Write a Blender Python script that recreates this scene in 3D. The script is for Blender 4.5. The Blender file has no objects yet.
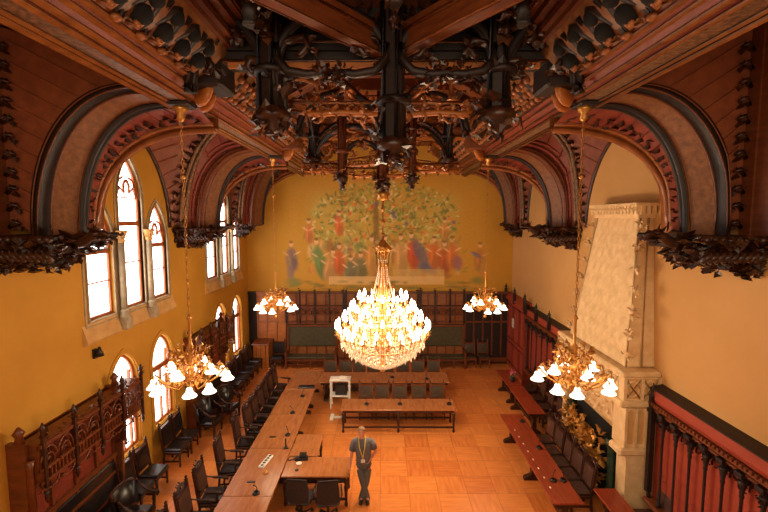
import bpy, math, random
import numpy as np
from mathutils import Vector, Matrix
from mathutils.geometry import tessellate_polygon
PI = math.pi
sin, cos = math.sin, math.cos
S = bpy.context.scene
COL = S.collection
rnd = random.Random(7)

# ------------------------------------------------------------------ materials
def lin(r, g, b):
    f = lambda c: (c/255/12.92) if c/255 <= .04045 else ((c/255+.055)/1.055)**2.4
    return (f(r), f(g), f(b), 1)
MATS = {}
def newmat(name):
    m = bpy.data.materials.new(name); m.use_nodes = True
    nt = m.node_tree; nt.nodes.clear()
    out = nt.nodes.new('ShaderNodeOutputMaterial')
    b = nt.nodes.new('ShaderNodeBsdfPrincipled')
    nt.links.new(b.outputs[0], out.inputs[0])
    MATS[name] = m
    return m, nt, b
def mix_mat(name, c1, c2, rough=.5, metal=0, scale=(3,3,3), detail=5, bump=0, spec=.5, bscale=None):
    m, nt, b = newmat(name)
    N, L = nt.nodes.new, nt.links.new
    tc = N('ShaderNodeTexCoord'); mp = N('ShaderNodeMapping'); mp.inputs['Scale'].default_value = scale
    L(tc.outputs['Object'], mp.inputs[0])
    nz = N('ShaderNodeTexNoise'); nz.inputs['Scale'].default_value = 1; nz.inputs['Detail'].default_value = detail
    nz.inputs['Roughness'].default_value = .6
    L(mp.outputs[0], nz.inputs[0])
    rp = N('ShaderNodeValToRGB'); rp.color_ramp.elements[0].position = .3; rp.color_ramp.elements[1].position = .7
    rp.color_ramp.elements[0].color = lin(*c1); rp.color_ramp.elements[1].color = lin(*c2)
    L(nz.outputs[0], rp.inputs[0]); L(rp.outputs[0], b.inputs['Base Color'])
    b.inputs['Roughness'].default_value = rough; b.inputs['Metallic'].default_value = metal
    b.inputs['Specular IOR Level'].default_value = spec
    if bump:
        bp = N('ShaderNodeBump'); bp.inputs['Strength'].default_value = bump; bp.inputs['Distance'].default_value = .02
        if bscale:
            n2 = N('ShaderNodeTexNoise'); n2.inputs['Scale'].default_value = bscale; L(tc.outputs['Object'], n2.inputs[0]); L(n2.outputs[0], bp.inputs['Height'])
        else: L(nz.outputs[0], bp.inputs['Height'])
        L(bp.outputs[0], b.inputs['Normal'])
    return m
def emis(name, col, strength):
    m, nt, b = newmat(name)
    b.inputs['Base Color'].default_value = (.9, .85, .75, 1)
    b.inputs['Emission Color'].default_value = (*col, 1)
    b.inputs['Emission Strength'].default_value = strength
    return m
mix_mat('wood_dark', (19,9,6), (40,19,12), .55, scale=(4,4,14), bump=.15)
mix_mat('wood_carved', (28,13,8), (78,40,20), .36, scale=(9,9,9), bump=.4)
mix_mat('wood_mid', (92,44,20), (124,64,30), .4, scale=(3,3,16), bump=.1)
mix_mat('wood_mid_lit', (138,78,38), (168,100,52), .42, scale=(3,3,12), bump=.1)  # lighter wood_mid: chandelier light on the back wall put into the colour
mix_mat('panel_red', (150,56,36), (168,68,44), .55, scale=(2,2,6))
mix_mat('wood_cove', (92,52,20), (150,92,36), .5, scale=(6,6,6), bump=.2)
mix_mat('wood_red', (108,38,20), (138,54,30), .55, scale=(3,3,12), bump=.1)
mix_mat('wood_board', (112,54,28), (144,74,40), .5, scale=(5,5,5), bump=.1)
mix_mat('leather_taupe', (60,48,36), (84,68,50), .4, scale=(8,8,8), bump=.1)
mix_mat('carved_lit', (104,52,22), (190,114,56), .36, scale=(9,9,9), bump=.4)  # lighter copy of wood_carved, with the chandelier's light painted in
mix_mat('wood_gold', (122,64,30), (166,98,48), .38, scale=(5,5,5))
mix_mat('wood_pattern', (70,42,26), (150,108,72), .55, scale=(16,16,16), detail=3, bump=.3)
mix_mat('wood_brownband', (98,56,28), (140,88,48), .5, scale=(12,12,12), bump=.2)
mix_mat('wood_orange', (160,88,36), (192,114,50), .42, scale=(3,3,10))
mix_mat('table_wood', (150,90,50), (182,116,70), .2, scale=(14,2.5,3), bump=.04)
mix_mat('table_red', (126,48,26), (160,66,38), .3, scale=(14,2.5,3), bump=.04)
mix_mat('leg_wood', (40,18,10), (70,34,18), .4, scale=(5,5,10))
mix_mat('leather_black', (22,17,19), (42,33,32), .28, scale=(10,10,10), bump=.1)
mix_mat('leather_brown', (66,42,34), (92,64,52), .34, scale=(10,10,10), bump=.1)
mix_mat('leather_olive', (62,56,38), (88,80,54), .42, scale=(8,8,8), bump=.1)
mix_mat('fabric_dark', (38,26,24), (58,42,38), .8, scale=(30,30,30))
mix_mat('wall_yellow', (190,134,36), (204,148,48), .8, scale=(.8,.8,.8), bump=.05, bscale=30)
mix_mat('wall_cream', (198,148,84), (208,158,96), .8, scale=(.7,.7,.7), bump=.05, bscale=30)
mix_mat('stone', (214,176,122), (236,204,154), .75, scale=(5,5,5), bump=.2)
mix_mat('stone_grey', (150,132,104), (184,166,134), .65, scale=(6,6,6), bump=.15)
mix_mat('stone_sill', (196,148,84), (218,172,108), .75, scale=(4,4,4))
mix_mat('frame_wood', (150,72,24), (180,96,38), .5, scale=(6,6,6))
mix_mat('brass', (176,112,46), (216,158,82), .34, .65, scale=(9,9,9))
mix_mat('gilt', (176,112,42), (224,168,84), .4, .6, scale=(9,9,9))
mix_mat('black_metal', (16,14,14), (30,27,26), .4, scale=(9,9,9))
mix_mat('black_shade', (8,6,5), (16,12,10), .9, scale=(3,3,3))  # flat black for the shade inside hollows and openings
mix_mat('green_marble', (30,48,36), (64,84,64), .2, scale=(9,9,9))
mix_mat('white_plastic', (226,220,208), (242,238,228), .5, scale=(6,6,6))
mix_mat('paper', (236,226,206), (248,240,224), .8, scale=(20,20,20))
mix_mat('skin', (206,134,104), (222,152,120), .55, scale=(12,12,12))
mix_mat('hair', (112,80,50), (146,108,70), .6, scale=(60,60,20), bump=.3)
mix_mat('shirt_grey', (92,90,94), (112,108,110), .85, scale=(25,25,25), bump=.2)
mix_mat('trouser_grey', (84,84,84), (104,102,98), .85, scale=(25,25,25), bump=.2)
mix_mat('shoe_leather', (24,22,24), (40,36,36), .4, scale=(9,9,9))
mix_mat('lanyard', (214,182,60), (232,204,90), .7, scale=(20,20,20))
mix_mat('petal_pink', (222,60,120), (240,110,150), .6, scale=(20,20,20))
mix_mat('leaf_green', (60,84,36), (96,116,56), .6, scale=(20,20,20))
mix_mat('glass_dark', (24,26,28), (44,46,48), .08, scale=(9,9,9))
emis('daylight', (1, .97, .93), 6.0)
emis('bulb', (1, .88, .70), 13)
emis('shade_glow', (1, .88, .68), 4.0)
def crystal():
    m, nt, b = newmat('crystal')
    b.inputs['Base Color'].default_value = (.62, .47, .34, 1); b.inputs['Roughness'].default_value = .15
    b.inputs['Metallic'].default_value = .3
    b.inputs['Emission Color'].default_value = (1, .62, .32, 1); b.inputs['Emission Strength'].default_value = .35  # weak emission stands in for lamp light caught by the crystals
crystal()
def parquet():
    m, nt, b = newmat('parquet')
    N, L = nt.nodes.new, nt.links.new
    tc = N('ShaderNodeTexCoord'); mp = N('ShaderNodeMapping'); mp.inputs['Scale'].default_value = (1/.70, 1/.70, 1); mp.inputs['Location'].default_value = (.13, .2, .5)
    L(tc.outputs['Object'], mp.inputs[0])
    ck = N('ShaderNodeTexChecker'); ck.inputs['Scale'].default_value = 1; L(mp.outputs[0], ck.inputs[0])
    def grain(sc):
        a = N('ShaderNodeMapping'); a.inputs['Scale'].default_value = sc; L(tc.outputs['Object'], a.inputs[0])
        n = N('ShaderNodeTexNoise'); n.inputs['Scale'].default_value = 1; n.inputs['Detail'].default_value = 4; L(a.outputs[0], n.inputs[0]); return n
    g1 = grain((12, 1.6, 1)); g2 = grain((1.6, 12, 1))
    mx = N('ShaderNodeMix'); mx.data_type = 'FLOAT'; L(ck.outputs['Fac'], mx.inputs[0]); L(g1.outputs[0], mx.inputs[2]); L(g2.outputs[0], mx.inputs[3])
    # a random tone per square
    fl = N('ShaderNodeVectorMath'); fl.operation = 'FLOOR'; L(mp.outputs[0], fl.inputs[0])
    wn = N('ShaderNodeTexWhiteNoise'); wn.noise_dimensions = '3D'; L(fl.outputs[0], wn.inputs[0])
    ad = N('ShaderNodeMath'); ad.operation = 'MULTIPLY_ADD'; ad.inputs[1].default_value = .38; L(wn.outputs[0], ad.inputs[0]); L(mx.outputs[0], ad.inputs[2])
    rp = N('ShaderNodeValToRGB'); e = rp.color_ramp.elements
    e[0].position = .3; e[0].color = lin(200,104,44); e[1].position = 1.15; e[1].color = lin(236,150,78)
    L(ad.outputs[0], rp.inputs[0])
    # seams between squares
    br = N('ShaderNodeTexBrick'); br.offset = 0; br.inputs['Scale'].default_value = 1; br.inputs['Brick Width'].default_value = 1; br.inputs['Row Height'].default_value = 1
    br.inputs['Mortar Size'].default_value = .014; br.inputs['Color1'].default_value = (1,1,1,1); br.inputs['Color2'].default_value = (1,1,1,1); br.inputs['Mortar'].default_value = (.78,.74,.7,1)
    L(mp.outputs[0], br.inputs[0])
    mm = N('ShaderNodeMix'); mm.data_type = 'RGBA'; mm.blend_type = 'MULTIPLY'; mm.inputs[0].default_value = 1
    L(rp.outputs[0], mm.inputs[6]); L(br.outputs[0], mm.inputs[7]); L(mm.outputs[2], b.inputs['Base Color'])
    b.inputs['Roughness'].default_value = .34
parquet()
def attr_mat(name, rough=.85):
    m, nt, b = newmat(name)
    a = nt.nodes.new('ShaderNodeVertexColor'); a.layer_name = 'Col'
    nt.links.new(a.outputs[0], b.inputs['Base Color']); b.inputs['Roughness'].default_value = rough
attr_mat('mural_paint')

# ------------------------------------------------------------------ mesh builder
def frame_of(d):
    d = Vector(d).normalized()
    up = Vector((0,0,1)) if abs(d.z) < .9 else Vector((1,0,0))
    a = d.cross(up).normalized(); b = a.cross(d).normalized()
    return a, b, d
class MB:
    def __init__(s): s.v = []; s.f = []; s.sm = []
    def add(s, vs, fs, smooth=False):
        o = len(s.v); s.v += [tuple(p) for p in vs]
        for f in fs: s.f.append([i+o for i in f]); s.sm.append(smooth)
        return s
    def box(s, x0, x1, y0, y1, z0, z1, bev=0):
        if bev <= 0:
            vs = [(x,y,z) for z in (z0,z1) for y in (y0,y1) for x in (x0,x1)]
            return s.add(vs, [(0,2,3,1),(4,5,7,6),(0,1,5,4),(2,6,7,3),(0,4,6,2),(1,3,7,5)])
        b = min(bev, (x1-x0)/2.2, (y1-y0)/2.2, (z1-z0)/2.2)
        vs = []
        for z, k in ((z0,b),(z0+b,0),(z1-b,0),(z1,b)):
            X0, X1, Y0, Y1 = x0+k, x1-k, y0+k, y1-k
            c = b if k == 0 else b*.4
            vs += [(X0+c,Y0,z),(X1-c,Y0,z),(X1,Y0+c,z),(X1,Y1-c,z),(X1-c,Y1,z),(X0+c,Y1,z),(X0,Y1-c,z),(X0,Y0+c,z)]
        fs = [tuple(range(7,-1,-1)), tuple(range(24,32))]
        for l in range(3):
            for i in range(8):
                j = (i+1) % 8; fs.append((l*8+i, l*8+j, l*8+8+j, l*8+8+i))
        return s.add(vs, fs)
    def tube(s, pts, r, n=6, caps=True, smooth=True):
        pts = [Vector(p) for p in pts]; k = len(pts)
        rs = r if isinstance(r, (list, tuple)) else [r]*k
        vs = []; prev = None
        for i, p in enumerate(pts):
            d = (pts[min(i+1,k-1)] - pts[max(i-1,0)])
            if d.length < 1e-9: d = Vector((0,0,1))
            d.normalize()
            if prev is None: a, b, _ = frame_of(d)
            else:
                a = prev - d*prev.dot(d)
                if a.length < 1e-6: a, b, _ = frame_of(d)
                a.normalize(); b = d.cross(a)
            prev = a
            for j in range(n):
                t = 2*PI*j/n; vs.append(p + (a*cos(t) + b*sin(t))*rs[i])
        fs = [(i*n+j, i*n+(j+1)%n, (i+1)*n+(j+1)%n, (i+1)*n+j) for i in range(k-1) for j in range(n)]
        if caps: fs += [tuple(range(n-1,-1,-1)), tuple(range((k-1)*n, k*n))]
        return s.add(vs, fs, smooth)
    def bar(s, p, q, w, h=None):   # square bar between two points
        h = h or w
        a, b, d = frame_of(Vector(q)-Vector(p)); vs = []
        for c in (Vector(p), Vector(q)):
            for u, v in ((-1,-1),(1,-1),(1,1),(-1,1)): vs.append(c + a*u*w/2 + b*v*h/2)
        return s.add(vs, [(3,2,1,0),(4,5,6,7),(0,1,5,4),(1,2,6,5),(2,3,7,6),(3,0,4,7)])
    def lathe(s, prof, c=(0,0,0), n=12, smooth=True, axis=None):
        a, b, d = (Vector((1,0,0)), Vector((0,1,0)), Vector((0,0,1))) if axis is None else frame_of(axis)
        c = Vector(c); vs = []
        for r, z in prof:
            for j in range(n):
                t = 2*PI*j/n; vs.append(c + (a*cos(t)+b*sin(t))*max(r,1e-4) + d*z)
        k = len(prof)
        fs = [(i*n+j, i*n+(j+1)%n, (i+1)*n+(j+1)%n, (i+1)*n+j) for i in range(k-1) for j in range(n)]
        fs += [tuple(range(n-1,-1,-1)), tuple(range((k-1)*n, k*n))]
        return s.add(vs, fs, smooth)
    def ball(s, c, r, n=8, m=5, sc=(1,1,1)):
        c = Vector(c); prof = [(r*sin(PI*i/m), -r*cos(PI*i/m)) for i in range(m+1)]
        o = len(s.v); s.lathe(prof, (0,0,0), n)
        for i in range(o, len(s.v)):
            p = s.v[i]; s.v[i] = (c.x+p[0]*sc[0], c.y+p[1]*sc[1], c.z+p[2]*sc[2])
        return s
    def leaf(s, p, d, size, curl=.35, w=.42):     # a thick curled leaf
        a, b, d = frame_of(d); p = Vector(p)
        if rnd.random() < .5: b = -b
        m = p + d*size*.5 + b*size*curl*.5; t = p + d*size + b*size*curl*-.1
        vs = [p, m + a*size*w, m + b*size*.16, m - a*size*w, m - b*size*.1, t]
        return s.add(vs, [(0,2,1),(0,3,2),(0,1,4),(0,4,3),(5,1,2),(5,2,3),(5,4,1),(5,3,4)])
    def foliage(s, c, r, n, size, zs=1.0, hemi=None):
        c = Vector(c)
        for i in range(n):
            d = Vector((rnd.gauss(0,1), rnd.gauss(0,1), rnd.gauss(0,1))).normalized()
            if hemi is not None and d.dot(Vector(hemi)) < 0: d = -d
            q = c + Vector((d.x*r, d.y*r, d.z*r*zs)) * rnd.uniform(.2, .8)
            e = (d + Vector((rnd.uniform(-.5,.5), rnd.uniform(-.5,.5), rnd.uniform(-.5,.5)))).normalized()
            s.leaf(q, e, size*rnd.uniform(.7,1.25), rnd.uniform(.2,.6))
        return s
    def prism(s, poly, axis, a0, a1):     # extrude a 2D polygon along an axis (x, y or z)
        mk = {'x': lambda p, a: (a, p[0], p[1]), 'y': lambda p, a: (p[0], a, p[1]), 'z': lambda p, a: (p[0], p[1], a)}[axis]
        n = len(poly); vs = [mk(p, a0) for p in poly] + [mk(p, a1) for p in poly]
        tri = tessellate_polygon([[Vector((p[0], p[1], 0)) for p in poly]])
        fs = [t for t in tri] + [tuple(i+n for i in reversed(t)) for t in tri] + [(i, (i+1)%n, n+(i+1)%n, n+i) for i in range(n)]
        return s.add(vs, fs)
    def loft(s, curves, smooth=True):
        n = len(curves[0]); vs = [p for c in curves for p in c]
        fs = [(i*n+j, i*n+j+1, (i+1)*n+j+1, (i+1)*n+j) for i in range(len(curves)-1) for j in range(n-1)]
        return s.add(vs, fs, smooth)
    def build(s, name, mat, parent=None, loc=None, fix=True):
        me = bpy.data.meshes.new(name); me.from_pydata(s.v, [], s.f)
        me.polygons.foreach_set('use_smooth', s.sm); me.validate(); me.update()
        if fix:
            import bmesh
            bm = bmesh.new(); bm.from_mesh(me); bmesh.ops.recalc_face_normals(bm, faces=bm.faces); bm.to_mesh(me); bm.free()
        me.materials.append(MATS[mat])
        o = bpy.data.objects.new(name, me); COL.objects.link(o)
        if parent is not None: o.parent = parent
        if loc is not None: o.location = loc
        return o
def thing(name, label, cat, loc=(0,0,0), rz=0, group=None):
    o = bpy.data.objects.new(name, None); COL.objects.link(o)
    o.location = loc; o.rotation_euler = (0,0,rz); o.empty_display_size = .1
    return tag(o, label, cat, group)
def tag(o, label, cat, group=None):
    o['label'] = label; o['category'] = cat
    if group: o['group'] = group
    return o
def struct(o): o['kind'] = 'structure'; return o
def copy_tree(o, parent=None):
    c = o.copy(); COL.objects.link(c)
    if parent is not None: c.parent = parent
    for ch in o.children: copy_tree(ch, c)
    return c
ORD = ['first','second','third','fourth','fifth','sixth','seventh','eighth','ninth','tenth','eleventh','twelfth']

# ------------------------------------------------------------------ dimensions
XL, XR, YB, H0 = -6.12, 5.75, 18.95, 6.6
ZC = 9.75
# ------------------------------------------------------------------ camera
cam = bpy.data.cameras.new('camera'); co = bpy.data.objects.new('camera', cam); COL.objects.link(co)
co.location = (0, 0, H0); co.rotation_euler = (PI/2 - math.atan(38/425), 0, 0)
cam.sensor_width = 36; cam.lens = 425/768*36; cam.clip_start = .05
S.camera = co

# ------------------------------------------------------------------ shell
Y0 = -2.5
struct(MB().add([(XL-.6,Y0,0),(XR+.3,Y0,0),(XR+.3,YB+.3,0),(XL-.6,YB+.3,0)], [(0,1,2,3)]).build('floor', 'parquet'))
cb = MB(); cb.box(XL-.6, XR+.3, Y0, YB+.3, ZC, ZC+.1)
struct(cb.build('ceiling', 'wood_board'))
struct(MB().box(XR, XR+.25, Y0, YB+.25, 0, ZC).build('wall_right', 'wall_cream'))
struct(MB().box(XL-.6, XR, YB, YB+.25, 0, ZC).build('wall_back', 'wall_yellow'))

def lancet(yc, w, z0, ztop, n=8, k=1.0):     # pointed outline in (y, z)
    h = w/2; rise = min(w*.95*k, ztop-z0-.1); zs = ztop - rise
    R = (h*h + rise*rise)/(2*h)
    pts = [(yc-h, z0), (yc+h, z0)]
    a1 = math.asin(rise/R)
    for i in range(n+1):
        a = a1*i/n; pts.append((yc+h-R+R*cos(a), zs+R*sin(a)))
    for i in range(n-1, -1, -1):
        a = a1*i/n; pts.append((yc-h+R-R*cos(a), zs+R*sin(a)))
    return pts
# windows: (centre y, width, sill, apex)
UP, LOW = [], []
for b in (0, 5.93):
    UP += [(9.10+b, .86, 4.45, 7.0), (10.28+b, .94, 4.45, 8.05), (11.46+b, .92, 4.45, 7.0)]
    LOW += [(9.72+b, 1.05, 1.0, 3.42), (11.45+b, 1.05, 1.0, 3.42)]
WIN = [(w, 'u') for w in UP] + [(w, 'l') for w in LOW]
holes = [lancet(*w, k=1.15 if t == 'u' else .72) for w, t in WIN]
outer = [(Y0,0),(YB,0),(YB,ZC),(Y0,ZC)]
mb = MB(); loops = [outer]+holes
tri = tessellate_polygon([[Vector((y,z,0)) for y, z in lp] for lp in loops])
flat = [p for lp in loops for p in lp]
mb.add([(XL,y,z) for y, z in flat], tri)
for hl in holes:     # splayed reveals
    n = len(hl); vs = [(XL,y,z) for y,z in hl] + [(XL-.16,y,z) for y,z in hl]
    mb.add(vs, [(i,(i+1)%n,n+(i+1)%n,n+i) for i in range(n)])
struct(mb.build('wall_left', 'wall_yellow', fix=False))

def scaled(hl, d):
    cy = sum(p[0] for p in hl)/len(hl); y0 = min(p[0] for p in hl); y1 = max(p[0] for p in hl); z0 = min(p[1] for p in hl); z1 = max(p[1] for p in hl)
    ym = (y0+y1)/2; zm = (z0+z1)/2
    return [(ym+(y-ym)*(1-2*d/(y1-y0)), zm+(z-zm)*(1-2*d/(z1-z0))) for y,z in hl]
def ring(mb, a, b, x0, x1):    # frame between outline a and b from x0 to x1
    n = len(a)
    vs = [(x1,*p) for p in a] + [(x1,*p) for p in b] + [(x0,*p) for p in b] + [(x0,*p) for p in a]
    fs = []
    for i in range(n):
        j = (i+1) % n
        fs += [(i,j,n+j,n+i), (n+i,n+j,2*n+j,2*n+i), (3*n+i,3*n+j,j,i)]
    mb.add(vs, fs)
for k, ((w, t), hl) in enumerate(zip(WIN, holes)):
    yc, ww, z0, zt = w
    r = bpy.data.objects.new('window_%d' % (k+1), None); COL.objects.link(r); r.location = (XL, yc, z0); struct(r)
    L = [(y-yc, z-z0) for y, z in hl]; hh = zt-z0
    xg = -.10 if t == 'u' else -.13
    MB().add([(xg,y,z) for y,z in scaled(L,.03)], [tuple(range(len(L)))]).build('pane', 'daylight', r)
    f = MB(); ring(f, L, scaled(L, .06), xg-.04, xg+.05)
    cut = ww*.30
    if t == 'u':
        zz = [hh*.30, hh*.56, hh*.56+.62 if hh > 3 else 9]
        for i, q in enumerate(zz):
            if q < hh-.5:
                tk = .03 if i != (1 if hh > 3 else 1) else .11
                f.box(xg, xg+.05, -ww/2+.04, ww/2-.04, q-tk/2, q+tk/2)
        # trefoil tracery in the head
        zq = hh-.98
        for sgn in (-1, 1):
            f.tube([(xg+.04, sgn*ww*.44, zq), (xg+.04, sgn*ww*.30, zq+.26), (xg+.04, sgn*ww*.10, zq+.14), (xg+.04, sgn*ww*.12, zq+.30), (xg+.04, sgn*ww*.02, zq+.44)], .035, 5)
            f.tube([(xg+.04, sgn*ww*.40, zq+.16), (xg+.04, sgn*ww*.30, zq+.42), (xg+.04, sgn*ww*.12, zq+.50)], .03, 5)
    else:
        f.box(xg, xg+.06, -ww/2+.04, ww/2-.04, hh*.60, hh*.66)
        f.box(xg, xg+.06, -.03, .03, 0.05, hh*.62)
        f.box(xg, xg+.06, ww*.28, ww*.33, 0.05, hh*.8)
    f.build('window_frame', 'frame_wood', r)
    g = MB()
    if t == 'u':
        ring(g, scaled(L, -.035), L, -.06, .03); ring(g, scaled(L, -.13), scaled(L, -.09), -.04, .02)
        g.build('stone_moulding', 'stone_grey', r)
    else:
        ring(g, scaled(L, -.14), scaled(L, -.02), -.05, .03)
        g.build('stone_moulding', 'wall_yellow', r)
# sills and columns of the upper windows
ti = 1
for b in (0, 5.93):
    o = MB().prism([(XL-.02,3.98),(XL+.05,3.98),(XL+.10,4.03),(XL+.10,4.06),(XL-.02,4.46)], 'y', 8.45+b, 12.15+b).build('trim_%d' % ti, 'stone_sill'); struct(o); ti += 1
def column(loc, label):
    t = thing('stone_column', label, 'column', loc)
    MB().prism([(-.11,-.11),(.11,-.11),(.11,.11),(-.11,.11)], 'z', 0, .26).lathe([(.11,.26),(.11,.32),(.08,.36),(.10,.41),(.075,.46)], n=10).build('base', 'stone_grey', t)
    MB().lathe([(.075,.46),(.07,2.0)], n=12).build('shaft', 'stone_grey', t)
    c = MB().lathe([(.07,2.0),(.09,2.03),(.08,2.07),(.12,2.2),(.14,2.22),(.14,2.28)], n=8); c.foliage((0,0,2.13), .12, 26, .09, .6)
    c.build('capital', 'stone_sill', t)
for b, n in ((0, 'near'), (5.93, 'far')):
    for y, q in ((9.70, 'left'), (10.86, 'right')):
        column((XL+.11, y+b, 4.04), 'slim grey stone column with leafy capital, %s of the two in the %s upper window' % (q, n))
# small lamp bracket on the left wall
t = thing('wall_bracket', 'tiny dark metal bracket on the yellow wall below the near upper window', 'bracket', (XL, 8.75, 3.75))
MB().box(0, .05, -.05, .05, -.1, .1).lathe([(.09,0),(.04,.12),(.02,.2)], (.12,0,-.05), 8).build('cone', 'black_metal', t)

# ------------------------------------------------------------------ arch ribs
NT = 18
def sell(X0, Xc, zs, zt, Y, n=2.2):     # quarter arch: wall springing -> beam
    out = []
    for i in range(NT+1):
        a = PI/2*i/NT
        out.append((Xc-(Xc-X0)*cos(a)**(2/n), Y, zs+(zt-zs)*sin(a)**(2/n)))
    out.append((max(Xc, -3.15) if Xc < -3.15 else Xc+.05, Y, zt))
    return out
def mir(c, s): return c if s < 0 else [(-x-.0 if abs(x) < 5.3 else -x - (abs(x)-5.3)*.45, y, z) for x, y, z in c]
def thick(mb, c, w, d, s):    # moulding along a curve: a squarish roll
    mb.tube(c, w, 6)
def arch(s, dy, label, first):
    t = thing('vault_arch', label, 'arch', (0, dy, 0))
    ZS = 6.33
    A = sell(-5.55, -3.85, ZS, 8.66, 6.80); B = sell(-5.36, -3.75, ZS, 8.55, 6.86)
    C = sell(-5.14, -3.66, ZS, 8.49, 7.20); D = sell(-5.12, -3.60, ZS, 8.46, 7.34)
    Eo = sell(-5.46, -3.30, ZS, 8.32, 8.0, 2.3); F = sell(-5.44, -3.18, ZS, 8.22, 8.10, 2.3)
    G = sell(-5.20, -3.62, ZS, 8.47, 7.40); 
    off = lambda c, dx, dyy, dz: [(x+dx, y+dyy, z+dz) for x, y, z in c]
    m = lambda c: mir(c, s)
    # bands
    b1 = MB(); b1.loft([m(A), m(off(A, .0, -.12, 0)), m(off(A, .11, -.12, -.06))]); b1.loft([m(off(A,.11,-.12,-.06)), m(off(A,.11,0,-.06)), m(B)])
    b1.build('outer_moulding', 'wood_dark' if first else 'wood_mid', t)
    e1 = MB()
    for c, r in ((off(A,.04,-.13,-.02), .013), (off(A,.12,-.13,-.07), .012), (B, .018), (off(C,-.02,-.02,.01), .016)): e1.tube(m(c), r, 5)
    e1.build('edge_beads', 'wood_mid', t)
    MB().loft([m(B), m(C)]).build('carved_band', 'wood_brownband', t)
    b3 = MB(); b3.loft([m(C), m(off(C,.03,-.03,-.03)), m(D)]); b3.tube(m(off(D,0,0,0)), .035, 6); b3.build('inner_moulding', 'wood_dark', t)
    bo = MB(); mid = [tuple((Vector(p)+Vector(q))/2) for p, q in zip(m(G), m(Eo))]
    bo.loft([m(D), m(G)]); bo.loft([m(G), mid, m(Eo)])
    for i in range(3, NT+1, 2):
        bo.bar(m(G)[i], m(Eo)[i], .035, .03)
    bo.build('soffit_boards', 'wood_red', t)
    lv = MB()
    for i in range(0, NT+1):
        p = Vector(m(Eo)[i]); q = Vector(m(G)[i]); d = (q-p)
        if d.length > 1e-4:
            for k in (.05, .3):
                lv.leaf(p+d*k+Vector((0,-.03,-.02)), d.normalized()+Vector((0,-.2,rnd.uniform(-.4,.4))), .2)
    lv.build('leaf_crest', 'wood_carved', t)
    g = MB(); g.tube(m(F), .055, 7); g.tube(m(Eo), .045, 6); g.loft([m(Eo), m(off(F,0,.0,.05)), m(off(F,0,.18,.05)), m(off(F,0,.18,.35))])
    g.build('gilded_edge', 'wood_gold', t)
    if first:    # flat boarded spandrel against the wall, with a post and carved leaves
        sp = MB(); top = 9.6
        W = XL
        wall = [(W, 6.82, ZS + (top-ZS)*i/(NT+1)) for i in range(NT+2)]
        sp.loft([m(off(A,0,.02,0)), m([(x*.5+W*.5, 6.82, (z+w[2])/2+.15) for (x,y,z), w in zip(A, wall)]), m(wall)], False)
        sp.loft([m([(-3.2,6.82,top), (-3.2,6.82,8.6)]), m([wall[-1], A[-1]])], False)
        # sloping board seams
        for k in range(9):
            z = 6.75+k*.32; x0 = W+.32
            f = lambda x: z-(x-x0)*.52
            xs = x0
            # stop where the seam meets the arch
            xe = x0
            while xe < -3.4:
                zc = None
                for (xa,_,za),(xb,_,zb) in zip(A, A[1:]):
                    if xa <= xe <= xb and xb > xa: zc = za+(zb-za)*(xe-xa)/(xb-xa)
                if zc is not None and f(xe) < zc+.06: break
                xe += .04
            if xe-x0 > .05: sp.bar(m([(x0,6.80,z)])[0], m([(xe,6.80,f(xe))])[0], .035, .035)
        sp.build('spandrel_boards', 'wood_board', t)
        po = MB()
        for (xa, xb, yy) in ((W, W+.10, 6.15), (W+.10, W+.15, 6.60)):
            q = sorted([m([(xa,0,0)])[0][0], m([(xb,0,0)])[0][0]]); po.box(q[0], q[1], yy, 6.8, ZS-.05, 9.7)
        po.build('wall_post', 'wood_mid', t)
        lf = MB()
        for k in range(11):
            z = 6.45+k*.27; x = m([(W+.2,0,0)])[0][0]; sg = 1 if s < 0 else -1
            lf.tube([(x-sg*.02,6.76,z), (x+sg*.08,6.72,z+.1), (x+sg*.17,6.74,z+.06)], [.035,.04,.02], 5)
            lf.leaf((x,6.76,z), (sg*.8,-.2,.7), .2); lf.leaf((x+sg*.1,6.76,z+.05), (sg*.6,-.2,-.8), .16)
        lf.build('leaf_border', 'wood_carved', t)
    else:        # curved lunette in front of the rib
        Gy = sell(-5.86, -4.2, ZS, 9.35, 6.42, 2.0)
        ga = MB(); ga.tube(m(Gy), .07, 6); ga.tube(m(off(Gy,.11,.05,-.03)), .06, 6); ga.build('front_arch', 'wood_pattern', t)
        rb = MB(); rb.loft([m(off(Gy,.11,.06,-.02)), m(off(A,-.12,-.12,.08)), m(A)])
        for i in range(4, NT, 3): rb.bar(m(off(Gy,.11,.06,-.02))[i], m(off(A,0,-.1,.0))[i], .03)
        rb.tube(m(off(A,-.22,-.16,.16)), .05, 6); rb.tube(m(off(A,-.1,-.14,.08)), .04, 6)
        rb.build('soffit_panels', 'wood_red', t)
        Wc = []
        for i in range(NT+2):
            a = min(i/NT, 1)*PI/2*.98
            Wc.append((XL+.01, 6.2-2.1*(1-cos(a)), ZS+2.45*sin(a)))
        lu = MB(); lu.loft([m(Wc), m([tuple((Vector(p)+Vector(q))/2+Vector((0,.12,.1))) for p, q in zip(Wc, Gy)]), m(Gy)])
        for i in range(3, NT+1, 2): lu.bar(m(Wc)[i], m([tuple((Vector(Wc[i])+Vector(Gy[i]))/2+Vector((0,.10,.08)))])[0], .03)
        lu.build('lunette_boards', 'wood_board', t)
        bd = MB(); bd.tube(m(off(Wc,.03,0,0)), .05, 6)
        for i in range(1, NT+1):
            p = Vector(m(Gy)[i]); q = Vector(m(Wc)[i]); d = (q-p).normalized()
            bd.leaf(p+d*.1, d+Vector((0,-.2,rnd.uniform(-.3,.5))), .24); bd.leaf(p+d*.1, Vector((0,-.5,-.6))+d*.4, .18)
        bd.build('leaf_border', 'wood_carved', t)
    return t
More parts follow.
